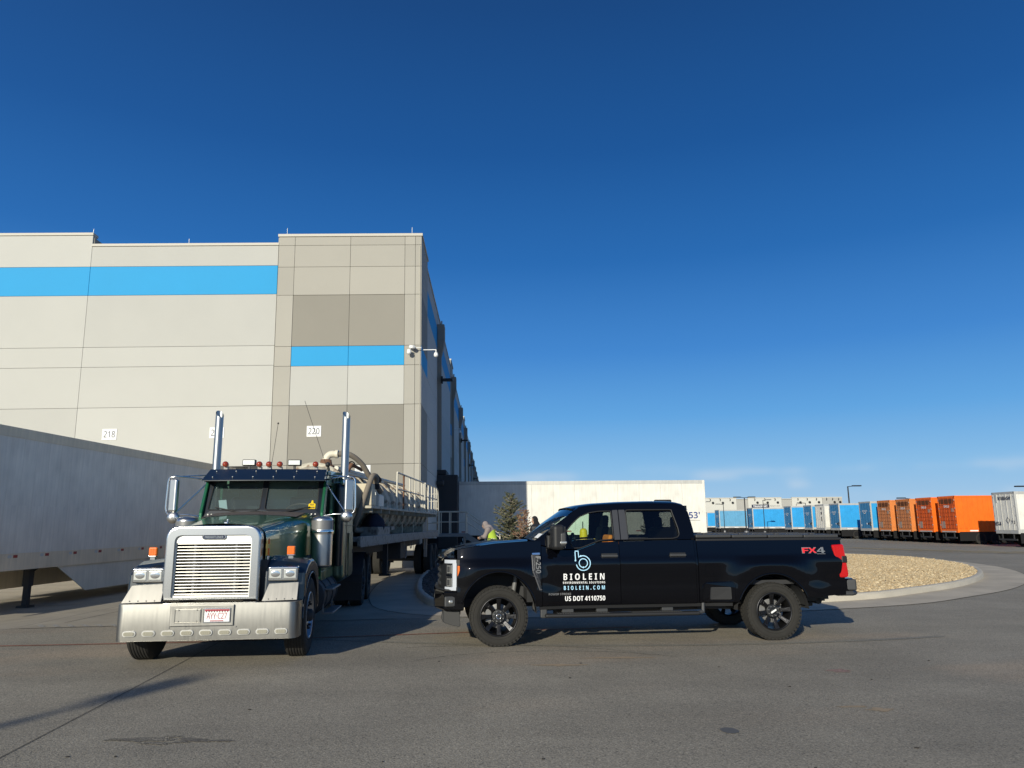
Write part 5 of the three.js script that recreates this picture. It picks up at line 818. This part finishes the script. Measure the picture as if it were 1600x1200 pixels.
    obj('mirror_bracket', [tube([[s * .96, 2.475, -1.98], [s * 1.2, 2.505, mz - .1], [mx, 2.515, mz], [mx + s * .10, 2.49, mz], [mx + s * .12, 2.4, mz], [mx + s * .13, 2.0, mz], [mx + s * .10, 1.92, mz], [mx, 1.90, mz], [s * 1.15, 1.90, mz - .02], [s * .95, 1.87, -1.74]], .014, 80, 8, .25), bar([s * .96, 2.42, -1.97], [mx - s * .02, 1.93, mz], .012), bar([s * .96, 2.56, -2.05], [mx - s * .04, 2.515, mz - .02], .010)], M.chrome, mm);
    obj('convex_mirror', [put(new THREE.SphereGeometry(.095, 20, 12), 0, 0, 0).scale(1, 1, .55).translate(mx + s * .0, 1.86, mz + .02)], M.stainless, mm); obj('mirror_spokes', Array.from({ length: 6 }, (_, k) => bar([mx, 1.86, mz + .075], [mx + .09 * Math.cos(k * 1.05), 1.86 + .09 * Math.sin(k * 1.05), mz + .03], .005, 5)), M.chrome, mm);
    // steps and tank
    obj('fuel_tank', [bar([s * .80, .62, -1.45], [s * .80, .62, -2.95], .29, 36), put(new THREE.SphereGeometry(.29, 24, 12), 0, 0, 0).scale(1, 1, .25).translate(s * .80, .62, -1.45)], M.charcoal, T); obj('tank_strap', [-1.7, -2.3, -2.8].map(z => put(new THREE.TorusGeometry(.293, .012, 6, 36), s * .80, .62, z)), M.charcoal, T);
    obj('cab_step', [rbox(.16, .03, .95, .01, s * 1.11, .72, -2.1), rbox(.16, .03, 1.05, .01, s * 1.13, .36, -2.1), bb(Math.min(s * 1.04, s * 1.06), Math.max(s * 1.04, s * 1.06), .36, .72, -2.6, -2.57), bb(Math.min(s * 1.04, s * 1.06), Math.max(s * 1.04, s * 1.06), .36, .72, -1.62, -1.6)], M.grayMetal, T);
    obj('side_fairing', [bb(Math.min(s * .9, s * .95), Math.max(s * .9, s * .95), .5, 1.0, -1.62, -.66)], M.charcoal, T);
    // drive axle guards
    obj('quarter_fender', [grid((u, v) => { const a = lerp(-.05, 1.25, u); return [s * lerp(.62, 1.24, v), .52 + .60 * Math.sin(a), -6.28 + .60 * Math.cos(a)]; }, 12, 1), bb(Math.min(s * .62, s * 1.24), Math.max(s * .62, s * 1.24), .16, .52, -5.69, -5.67)], M.blackTrim, T);
  }
  obj('frame_rail', [bb(-.46, -.36, .72, .98, -8.2, .6), bb(.36, .46, .72, .98, -8.2, .6), bb(-.5, .5, .75, .95, -1.0, .4), bb(-.6, .6, .98, 1.06, -7.2, -6.3, .02), bb(-.45, .45, .55, .75, -5.6, -4.7), bar([-1.1, .52, -6.28], [1.1, .52, -6.28], .10), bar([-1.1, .52, -7.65], [1.1, .52, -7.65], .10), bar([-.9, .46, 0], [.9, .46, 0], .07), bb(-.4, .4, .6, 1.2, -1.6, .35)], M.charcoal, T);
  obj('air_line', [tube([[.2, 1.6, -4.7], [.3, 1.3, -5.2], [.3, 1.5, -5.8]], .02, 16, 6), tube([[-.1, 1.7, -4.7], [-.1, 1.25, -5.3], [0, 1.5, -5.9]], .02, 16, 6)], M.blackRubber, T);
  // --- antennas
  obj('antenna', [bar([-.02, 2.68, -2.3], [.06, 3.47, -2.3], .004, 5), put(new THREE.SphereGeometry(.016, 8, 6), .06, 3.47, -2.3), bar([-.02, 2.66, -2.3], [-.02, 2.8, -2.3], .012)], M.blackTrim, T);
  obj('antenna', [bar([.90, 2.66, -2.6], [.44, 3.92, -2.6], .004, 5), put(new THREE.SphereGeometry(.045, 10, 8), .89, 2.78, -2.6), bar([.95, 2.5, -2.62], [.90, 2.74, -2.6], .02), bb(.90, 1.0, 2.46, 2.55, -2.68, -2.58)], M.blackTrim, T);
  // --- wheels
  const big = (r, w) => { const l = [tyreGeo(r - .006, w, .30, 48)]; for (const z of [-.09, -.055, -.018, .018, .055, .09]) l.push(put(lathe([[r - .012, -.014], [r, -.012], [r, .012], [r - .012, .014]], 48), 0, 0, z, Math.PI / 2, 0, 0)); return merge(l); };
  const bt = big(.52, .275);
  const aluRim = () => [put(lathe([[.31, .125], [.30, .135], [.285, .125], [.27, .06], [.235, .055], [.20, .09], [.12, .10], [.10, .09]], 40), 0, 0, 0, Math.PI / 2, 0, 0)];
  const W = (x, z, s, dual, steer = 0) => {
    const g = part('wheel', T); g.position.set(x, .515, z); g.rotation.y = s > 0 ? Math.PI / 2 + steer : -Math.PI / 2 + steer;
    raw('tyre', bt, M.tyre, g); if (dual) raw('inner_tyre', bt.clone().translate(0, 0, -.33), M.tyre, g);
    obj('rim', aluRim(), dual ? M.rimDirtOrShade : M.rimAlu, g); obj('hand_hole', Array.from({ length: 10 }, (_, i) => { const a = i * Math.PI / 5; return put(new THREE.CylinderGeometry(.026, .026, .012, 12), .238 * Math.cos(a), .238 * Math.sin(a), .066, Math.PI / 2, 0, 0); }), M.darkMetal, g);
    for (let i = 0; i < 10; i++) { const a = i * Math.PI / 5 + .3; obj('lug_nut', bar([.168 * Math.cos(a), .168 * Math.sin(a), .09], [.168 * Math.cos(a), .168 * Math.sin(a), .135], .016, 8), M.darkMetal, g); }
    obj('hub', [put(lathe([[0, .17], [.06, .17], [.08, .15], [.085, .09], [.11, .08], [.12, .0]], 28), 0, 0, 0, Math.PI / 2, 0, 0)], M.charcoal, g);
  };
  for (const s of [1, -1]) { W(s * (s > 0 ? .985 : .985), 0, s, false, .02); W(s * 1.08, -6.28, s, true); W(s * 1.08, -7.65, s, true); obj('tandem_fender', [grid((u, v) => { const a = lerp(.25, 2.2, u); return [s * lerp(.66, 1.24, v), .52 + .62 * Math.sin(a), -6.28 + .62 * Math.cos(a)]; }, 14, 1)], M.charcoal, T); }
  obj('brake_drum', [1, -1].flatMap(s => [bar([s * .75, .51, 0], [s * .92, .51, 0], .2, 20)]), M.charcoal, T);
}
// ================================================================ TANK TRAILER  (x right, y up, z towards the tractor; origin at the kingpin)
{
  const T = thing('tank_trailer', 'ribbed steel vacuum tank trailer with side walkway and railings behind the green truck', 'trailer', [-4.32, 0, -17.2], rad(-1.2));
  const CY = 2.24, R = .77, Z0 = 1.15, Z1 = -11.6;
  obj('tank_shell', [put(lathe([[0, Z0 + .24], [.3, Z0 + .21], [.55, Z0 + .12], [.70, Z0 + .03], [R, Z0 - .10], [R, Z1 + .1], [.70, Z1 - .03], [.5, Z1 - .14], [0, Z1 - .24]], 56), 0, CY, 0, Math.PI / 2, 0, 0)], M.tankSteel, T);
  for (let i = 0; i < 13; i++) obj('stiffener_ring', [put(lathe([[R - .01, -.04], [R + .07, -.035], [R + .07, .035], [R - .01, .04]], 48), 0, CY, Z0 - .12 - i * 1.03, Math.PI / 2, 0, 0)], M.tankSteel, T);
  obj('deck', [bb(-1.18, 1.18, 1.38, 1.46, -11.7, 1.6, .01)], M.deckPaint, T);
  for (const s of [1, -1]) obj('deck_edge', [bb(Math.min(s * 1.13, s * 1.20), Math.max(s * 1.13, s * 1.20), 1.28, 1.49, -11.7, 1.62, .012), bb(Math.min(s * 1.201, s * 1.21), Math.max(s * 1.201, s * 1.21), 1.27, 1.30, -11.7, 1.62)], M.deckPaint, T);
  for (let i = 0; i < 6; i++) obj('tank_saddle', bb(-.7, .7, 1.44, 1.75, .4 - i * 2.3, .5 - i * 2.3), M.tankSteel, T);
  obj('frame_rail', [bb(-.5, -.38, 1.0, 1.4, -11.6, .6), bb(.38, .5, 1.0, 1.4, -11.6, .6), ...Array.from({ length: 9 }, (_, i) => bb(-1.1, 1.1, 1.26, 1.38, .2 - i * 1.4, .32 - i * 1.4)), bb(.2, .9, .75, 1.2, -6.2, -5.0), bb(-.9, -.2, .8, 1.2, -6.4, -5.0)], M.charcoal, T);
  obj('battery_box', [bb(.75, 1.17, 1.46, 1.68, -1.8, -.3, .02), bb(.76, 1.18, 1.60, 1.685, -2.4, -1.95)], M.deckPaint, T);
  // walkway on the near side with cabinets
  obj('walkway', [bb(.78, 1.18, 2.09, 2.15, -11.5, .55, .01), ...Array.from({ length: 12 }, (_, i) => bb(.62, 1.16, 2.0, 2.09, .3 - i * 1.05, .36 - i * 1.05))], M.tankSteel, T);
  obj('cabinet', [rbox(.50, .50, .52, .03, .90, 2.40, .15)], M.cream, T); obj('cabinet', [rbox(.30, .28, .55, .03, 1.0, 2.29, -.75)], M.trailerGrey, T);
  obj('cabinet_handle', [bb(1.15, 1.17, 2.4, 2.46, .05, .15)], M.chrome, T);
  const px = 1.13, top = 3.12, mid = 2.68;
  const zsP = [-2.9, -4.0, -5.05, -6.1, -7.55, -7.95]; zsP.forEach((z, i) => obj('rail_post', [bar([px, 2.15, z], [px, top, z], .026)], i === 1 ? M.rusty : M.railSteel, T));
  const zsQ = [-8.35, -9.2, -10.1, -10.9, -11.5]; zsQ.forEach(z => obj('rail_post', [bar([px, 2.15, z], [px, top, z], .026)], M.railSteel, T));
  obj('hand_rail', [bar([px, top, -2.9], [px, top, -7.95], .024), bar([px, mid, -2.9], [px, mid, -7.95], .02)], M.railSteel, T);
  obj('hand_rail', [bar([px, top, -8.35], [px, top, -11.5], .024), bar([px, mid, -8.35], [px, mid, -11.5], .02)], M.railSteel, T);
  obj('ladder', [tube([[px, top, -11.5], [px + .03, 2.95, -11.75], [px + .03, 2.2, -11.95], [px + .03, 1.3, -12.0]], .024, 20, 6), tube([[px - .38, top, -11.5], [px - .38, 2.95, -11.75], [px - .38, 2.2, -11.95], [px - .38, 1.3, -12.0]], .024, 20, 6), ...Array.from({ length: 6 }, (_, i) => bar([px - .38, 1.5 + i * .28, -11.96], [px + .03, 1.5 + i * .28, -11.96], .014))], M.railSteel, T);
  // crown fittings and pipework
  obj('manway', [lathe([[0, 3.22], [.26, 3.20], [.28, 3.14], [.28, 2.95]], 28).translate(0, 0, -4.5), ...[-.1, -.6].map(z => bar([-.15, 3.02, z], [-.15, 3.16, z], .05))], M.tankSteel, T);
  obj('vent_valve', [lathe([[0, 3.20], [.12, 3.18], [.14, 3.06], [.19, 3.05], [.19, 3.0]], 20).translate(.12, 0, .55), bar([.5, 2.9, .2], [.6, 3.12, .1], .05), bar([.6, 3.1, .1], [.7, 3.02, -.5], .04), put(new THREE.TorusGeometry(.07, .014, 6, 16), .55, 3.12, -.1, .4, 0, 0)], M.rusty, T);
  obj('elbow_pipe', [bar([.12, 2.95, .55], [.12, 3.16, .55], .075, 16), tube([[.12, 3.1, .55], [.13, 3.22, .55], [.21, 3.30, .53], [.36, 3.31, .50]], .078, 14, 14), bar([.32, 3.31, .50], [.38, 3.31, .50], .095, 16)], M.pvc, T);
  obj('suction_hose', [tube([[.36, 3.31, .50], [.62, 3.30, .40], [.84, 3.12, .20], [.98, 2.86, .0], [1.10, 2.66, -.25], [1.14, 2.5, -.6]], .062, 40, 12)], M.hose, T);
  obj('suction_hose', [tube([[1.16, 2.66, .02], [1.18, 2.80, .12], [1.13, 2.82, .28], [1.08, 2.62, .42], [1.0, 2.30, .52], [.92, 1.98, .6], [.8, 1.72, .5], [.72, 1.62, .1], [.8, 1.60, -.4]], .062, 60, 12)], M.hose, T);
  obj('hose_coupling', [bar([1.16, 2.66, .02], [1.16, 2.54, .0], .075, 14), bar([1.16, 2.82, .10], [1.20, 2.74, -.10], .072, 14)], M.blackRubber, T);
  obj('crown_pipe', [bar([.45, 2.96, .9], [.62, 2.98, -7.0], .05, 10), bar([.62, 2.86, .8], [.72, 2.86, -3.0], .035, 8)], M.railSteel, T);
  obj('tarp_bundle', [warp(new THREE.SphereGeometry(1, 20, 12), (x, y, z) => [.92 + x * .25 * (1 + .2 * Math.sin(5 * z)), 1.72 + y * .30 * (1 + .15 * Math.sin(4 * x + 2)), -1.1 + z * .5])], M.navyPaint, T).material = std(.01, .012, .03, .9);
  // running gear
  for (const s of [-1, 1]) obj('landing_leg', [bb(s * .85 - .06, s * .85 + .06, .45, 1.3, -3.0, -2.88), bb(s * .85 - .14, s * .85 + .14, .40, .45, -3.06, -2.82)], M.charcoal, T);
  obj('hanging_chain', [tube([[1.0, 1.25, -5], [1.02, .9, -5.1], [1.0, .75, -5.3], [1.0, .95, -5.5]], .012, 20, 5), tube([[1.0, 1.25, -6], [1.0, 1.0, -6.3], [1.0, 1.2, -6.6]], .012, 14, 5)], M.grayMetal, T);
  for (const z of [-10.0, -11.2]) { obj('axle', bar([-1.1, .52, z], [1.1, .52, z], .07), M.charcoal, T); for (const s of [1, -1]) for (const o of [0, -.33]) simpleWheel(T, .52, .27, s * (1.06 + o), .515, z, 'x', M.rimDirtOrShade); }
  obj('mudflap', [bb(.55, 1.18, .3, 1.2, -12.0, -11.98), bb(-1.18, -.55, .3, 1.2, -12.0, -11.98)], M.blackRubber, T);
  obj('support_post', [bb(1.0, 1.1, .62, 1.3, -9.3, -9.2), bar([1.05, 1.28, -8.9], [1.05, .9, -8.9], .03)], M.grayMetal, T);
}
// ================================================================ TREES, BOLLARDS AND PEOPLE ON THE ISLAND
function conifer(name, label, pos, h, spread, needles, branchMat, leafMats, bare = 0) {
  const T = thing(name, label, 'tree', pos);
  obj('trunk', [bar([0, -.1, 0], [.02, h * .55, .01], h * .017, 8, h * .011), bar([.02, h * .55, .01], [0, h, 0], h * .011, 6, .004)], M.bark, T);
  const twigs = [], sprays = [[], [], []];
  const tiers = Math.round(h * 11);
  for (let t = 0; t < tiers; t++) {
    const f = t / tiers, y = h * (.06 + .93 * f), L0 = spread * Math.pow(1 - f, .82) * (.75 + .4 * rnd()) + .06, n = Math.round(rr(5, 8));
    for (let b = 0; b < n; b++) {
      const a = rnd() * 6.283, L = L0 * rr(.6, 1.15), rise = lerp(-.05, .55, f) * L + .05, end = [Math.cos(a) * L, y + rise, Math.sin(a) * L];
      twigs.push(bar([0, y, 0], end, .008 + .01 * (1 - f), 4, .003));
      const m = Math.max(3, Math.round(L * 18));
      for (let k = 1; k <= m; k++) {
        if (rnd() < bare) continue;
        const q = k / m, p = [end[0] * q + rr(-.03, .03), lerp(y, end[1], q) + rr(-.02, .03), end[2] * q + rr(-.03, .03)], s = rnd() < .33 ? 0 : rnd() < .6 ? 1 : 2;
        for (const side of [-1, 1, 0]) { const aa = a + side * rr(.6, 1.1), l = needles * rr(.6, 1.2) * (1.15 - .4 * q), tip = [p[0] + Math.cos(aa) * l, p[1] + rr(-.01, .06), p[2] + Math.sin(aa) * l]; sprays[s].push(bar(p, tip, needles * .17, 4, .004)); }
      }
    }
  }
  obj('branches', twigs, branchMat, T); sprays.forEach((l, i) => { if (l.length) obj('foliage', l, leafMats[i], T); });
  return T;
}
M.bark = std(.13, .09, .06, .95); M.paleBark = std(.42, .34, .26, .95);
reseed(101);
const spruceG = [std(.10, .105, .06, .9), std(.16, .155, .09, .9), std(.06, .075, .045, .9)], brownG = [std(.24, .13, .08, .95), std(.31, .18, .11, .95), std(.17, .09, .06, .95)];
conifer('spruce_tree', 'small grey-green spruce on the gravel island behind the pickup hood', [-.07, .12, -23], 2.52, 1.0, .10, M.paleBark, spruceG);
conifer('dead_spruce', 'small brown dried-out spruce to the right of the green spruce', [.32, .12, -22.4], 2.0, .56, .08, M.paleBark, brownG, .35);
conifer('spruce_tree', 'young dark spruce seen through the tinted rear window of the pickup', [4.9, .12, -26.5], 1.95, .75, .10, M.bark, spruceG);
function bollard(x, z, h, r, label, mast) {
  const B = thing('bollard', label, 'bollard', [x, .1, z], 0, null);
  obj('post_sleeve', [lathe([[r, 0], [r, h - r * .95], [r * .92, h - r * .55], [r * .7, h - r * .22], [r * .35, h - .01], [0, h]], 24)], M.yellow, B);
  obj('base_ring', [lathe([[r + .02, 0], [r + .03, .05], [r, .06]], 24)], M.charcoal, B);
  if (mast) obj('mast', [bar([-.02, h - .02, 0], [-.02, h + .22, 0], .018)], M.charcoal, B);
}
bollard(2.44, -26, 1.47, .135, 'yellow bollard with a short black mast seen through the pickup front window', true);
bollard(2.95, -26.3, 1.27, .13, 'short yellow bollard behind the front window beside the seat', false);
bollard(4.78, -25.6, 1.45, .17, 'yellow bollard dimmed by the tinted rear window', false);
// ---- people: one continuous body from joints with radii, meshed from a smooth distance field
function field(bones, center, half, res, k = .05) {
  const mc = new MarchingCubes(res, new THREE.MeshBasicMaterial(), false, false, 200000); mc.isolation = 0;
  let o = 0; const cell = i => (i - res / 2) / (res / 2);
  for (let z = 0; z < res; z++) for (let y = 0; y < res; y++) for (let x = 0; x < res; x++) {
    const px = center[0] + half * cell(x), py = center[1] + half * cell(y), pz = center[2] + half * cell(z); let d = 1e3;
    for (const [a, b, ra, rb] of bones) {
      const bx = b[0] - a[0], by = b[1] - a[1], bz = b[2] - a[2], qx = px - a[0], qy = py - a[1], qz = pz - a[2]; const t = clamp((qx * bx + qy * by + qz * bz) / (bx * bx + by * by + bz * bz + 1e-9));
      const e = Math.hypot(qx - bx * t, qy - by * t, qz - bz * t) - lerp(ra, rb, t); const h = clamp(.5 + .5 * (d - e) / k); d = lerp(d, e, h) - k * h * (1 - h);
    }
    mc.field[o++] = -d;
  }
  mc.update(); const n = mc.count, p = mc.positionArray.slice(0, n * 3); for (let i = 0; i < n; i++) for (let c = 0; c < 3; c++) p[i * 3 + c] = center[c] + half * p[i * 3 + c];
  const g = new THREE.BufferGeometry(); g.setAttribute('position', new THREE.BufferAttribute(p, 3)); const w = mergeVertices(g, 1e-4); w.computeVertexNormals(); return w;
}
function hand(w, dir, s) { // palm and five curled fingers from the wrist
  const b = [], d = V(...dir).normalize(), side = V(0, 0, 1).cross(d).normalize(), nrm = d.clone().cross(side).normalize(), P = (a, c, e) => V(...w).addScaledVector(d, a).addScaledVector(side, c).addScaledVector(nrm, e).toArray();
  b.push([P(0, 0, 0), P(.08, 0, .0), .022, .032]); [.075, .085, .08, .065].forEach((l, i) => { const c = (i - 1.5) * .019; b.push([P(.08, c, 0), P(.08 + l * .55, c * 1.1, .012), .0095, .009], [P(.08 + l * .55, c * 1.1, .012), P(.08 + l * .85, c * 1.1, .04), .009, .0075]); });
  b.push([P(.025, -.025 * s, 0), P(.06, -.055 * s, .015), .012, .010], [P(.06, -.055 * s, .015), P(.09, -.06 * s, .03), .010, .008]); return b;
}
M.skin = std(.42, .25, .17, .6); M.greyCloth = std(.25, .215, .21, .95); M.denim = std(.05, .065, .11, .95); M.blackCloth = std(.012, .012, .014, .95); M.boots = std(.06, .04, .025, .8);
function person(label, pos, turn, o) {
  const G = thing('person', label, 'person', pos, turn), J = o.j, m = (a) => [a[0], a[1], -a[2]];
  const torso = [[J.pelvis, J.waist, .145, .135], [J.waist, J.chest, .135, .165], [J.chest, J.neck, .15, .065]];
  const arms = [[J.shR, J.elR, .062, .052], [J.elR, J.wrR, .050, .036], [J.shL, J.elL, .062, .052], [J.elL, J.wrL, .050, .036], [J.chest, J.shR, .11, .075], [J.chest, J.shL, .11, .075]];
  const legs = [[J.pelvis, J.hipR, .12, .095], [J.pelvis, J.hipL, .12, .095], [J.hipR, J.knR, .092, .066], [J.knR, J.anR, .062, .045], [J.hipL, J.knL, .092, .066], [J.knL, J.anL, .062, .045]];
  const feet = [[J.anR, [J.anR[0] - .02, .04, J.anR[2]], .05, .042], [[J.anR[0] - .05, .04, J.anR[2]], [J.anR[0] + .17, .035, J.anR[2]], .045, .034], [J.anL, [J.anL[0] - .02, .04, J.anL[2]], .05, .042], [[J.anL[0] - .05, .04, J.anL[2]], [J.anL[0] + .17, .035, J.anL[2]], .045, .034]];
  const h = J.head, headB = [[h, [h[0] + .015, h[1] + .05, h[2]], .085, .092], [[h[0] + .03, h[1] - .06, h[2]], [h[0] + .045, h[1] - .075, h[2]], .055, .045], [[h[0] + .10, h[1] - .01, h[2]], [h[0] + .115, h[1] - .03, h[2]], .012, .016], [J.neck, h, .055, .05]];
  const body = obj('body', [field([...torso, ...arms, ...legs, ...feet, ...headB], [0, .9, 0], 1.0, 84, .04), field([...headB, [[h[0], h[1], h[2] + .085], [h[0] - .01, h[1] + .02, h[2] + .088], .014, .014], [[h[0], h[1], h[2] - .085], [h[0] - .01, h[1] + .02, h[2] - .088], .014, .014]], h, .17, 44, .02), ...[['wrR', 'elR', 1], ['wrL', 'elL', -1]].map(([w, e, s]) => field(hand(J[w], [J[w][0] - J[e][0], J[w][1] - J[e][1], J[w][2] - J[e][2]], s), J[w], .22, 48, .008))], M.skin, G);
  const grow = (b, d) => b.map(([p, q, a, c]) => [p, q, a + d, c + d]);
  obj('trousers', [field(grow(legs, .014), [0, .62, 0], .66, 64, .04)], o.trousers, G);
  obj('jacket', [field([...grow(torso.slice(0, 2), .02), [J.chest, J.neck, .165, .085], ...grow(arms, .02)], [0, 1.2, 0], .68, 72, .05)], o.jacket, G);
  if (o.vest) { const v = obj('vest', [field([[J.pelvis, J.waist, .178, .170], [J.waist, [lerp(J.waist[0], J.chest[0], .85), lerp(J.waist[1], J.chest[1], .85), 0], .172, .192]], [0, 1.15, 0], .5, 60, .05)], M.hiVis, G); obj('vest_stripe', [put(new THREE.TorusGeometry(.182, .012, 6, 30), J.waist[0], J.waist[1] - .02, 0, Math.PI / 2, 0, 0).scale(1, 1, 1)], M.tapeWhite, v); }
  obj('boot', [field(grow(feet, .008), [0, .1, 0], .36, 48, .02)], M.boots, G);
  for (const s of [1, -1]) obj('eye', [put(new THREE.SphereGeometry(.012, 10, 8), h[0] + .082, h[1] + .015, h[2] + s * .034)], M.signWhite, body), obj('pupil', [put(new THREE.SphereGeometry(.006, 8, 6), h[0] + .0925, h[1] + .015, h[2] + s * .034)], M.darkMetal, body);
  obj('mouth', [rbox(.008, .008, .04, .003, h[0] + .094, h[1] - .062, h[2])], M.plateRed, body);
  obj(o.hatName, [field([[[h[0] - .012, h[1] + .03, h[2]], [h[0] + .0, h[1] + .055, h[2]], .108, .104], ...(o.hood ? [[[h[0] - .03, h[1] - .06, h[2]], [J.neck[0] - .05, J.neck[1] - .01, 0], .10, .11]] : [])], [h[0] - .02, h[1], h[2]], .28, 44, .03)].map(g => warp(g, (x, y, z) => { const fx = x - h[0]; return [fx > .085 && y < h[1] + .06 ? h[0] + .085 : x, y, z]; })), o.hat, G);
  return G;
}
// local x is the way the figure faces
person('person in a grey hooded top and hi-vis vest bowed over beside the spruce', [-.72, .14, -26.6], rad(165), {
  j: { pelvis: [-.02, .94, 0], waist: [.03, 1.1, 0], chest: [.11, 1.33, 0], neck: [.17, 1.47, 0], head: [.27, 1.54, 0], shR: [.12, 1.40, -.19], elR: [.22, 1.16, -.24], wrR: [.42, 1.12, -.14], shL: [.12, 1.40, .19], elL: [.22, 1.16, .24], wrL: [.42, 1.12, .12], hipR: [-.02, .9, -.1], hipL: [-.02, .9, .1], knR: [.05, .5, -.11], knL: [.02, .5, .11], anR: [-.05, .09, -.12], anL: [0, .09, .12] },
  trousers: M.denim, jacket: M.greyCloth, vest: true, hat: M.greyCloth, hatName: 'hood', hood: true });
person('person in a black hooded jacket standing beyond the pickup windscreen', [.80, .16, -26.2], rad(200), {
  j: { pelvis: [0, .96, 0], waist: [0, 1.12, 0], chest: [.0, 1.38, 0], neck: [.01, 1.54, 0], head: [.04, 1.68, 0], shR: [0, 1.46, -.21], elR: [-.02, 1.19, -.29], wrR: [.16, 1.02, -.22], shL: [0, 1.46, .21], elL: [-.02, 1.19, .29], wrL: [.16, 1.02, .22], hipR: [0, .92, -.1], hipL: [0, .92, .1], knR: [.03, .5, -.12], knL: [.0, .5, .12], anR: [-.03, .09, -.13], anL: [-.03, .09, .13] },
  trousers: M.denim, jacket: M.blackCloth, vest: false, hat: M.blackCloth, hatName: 'hood', hood: true });

renderer.render(scene, camera);
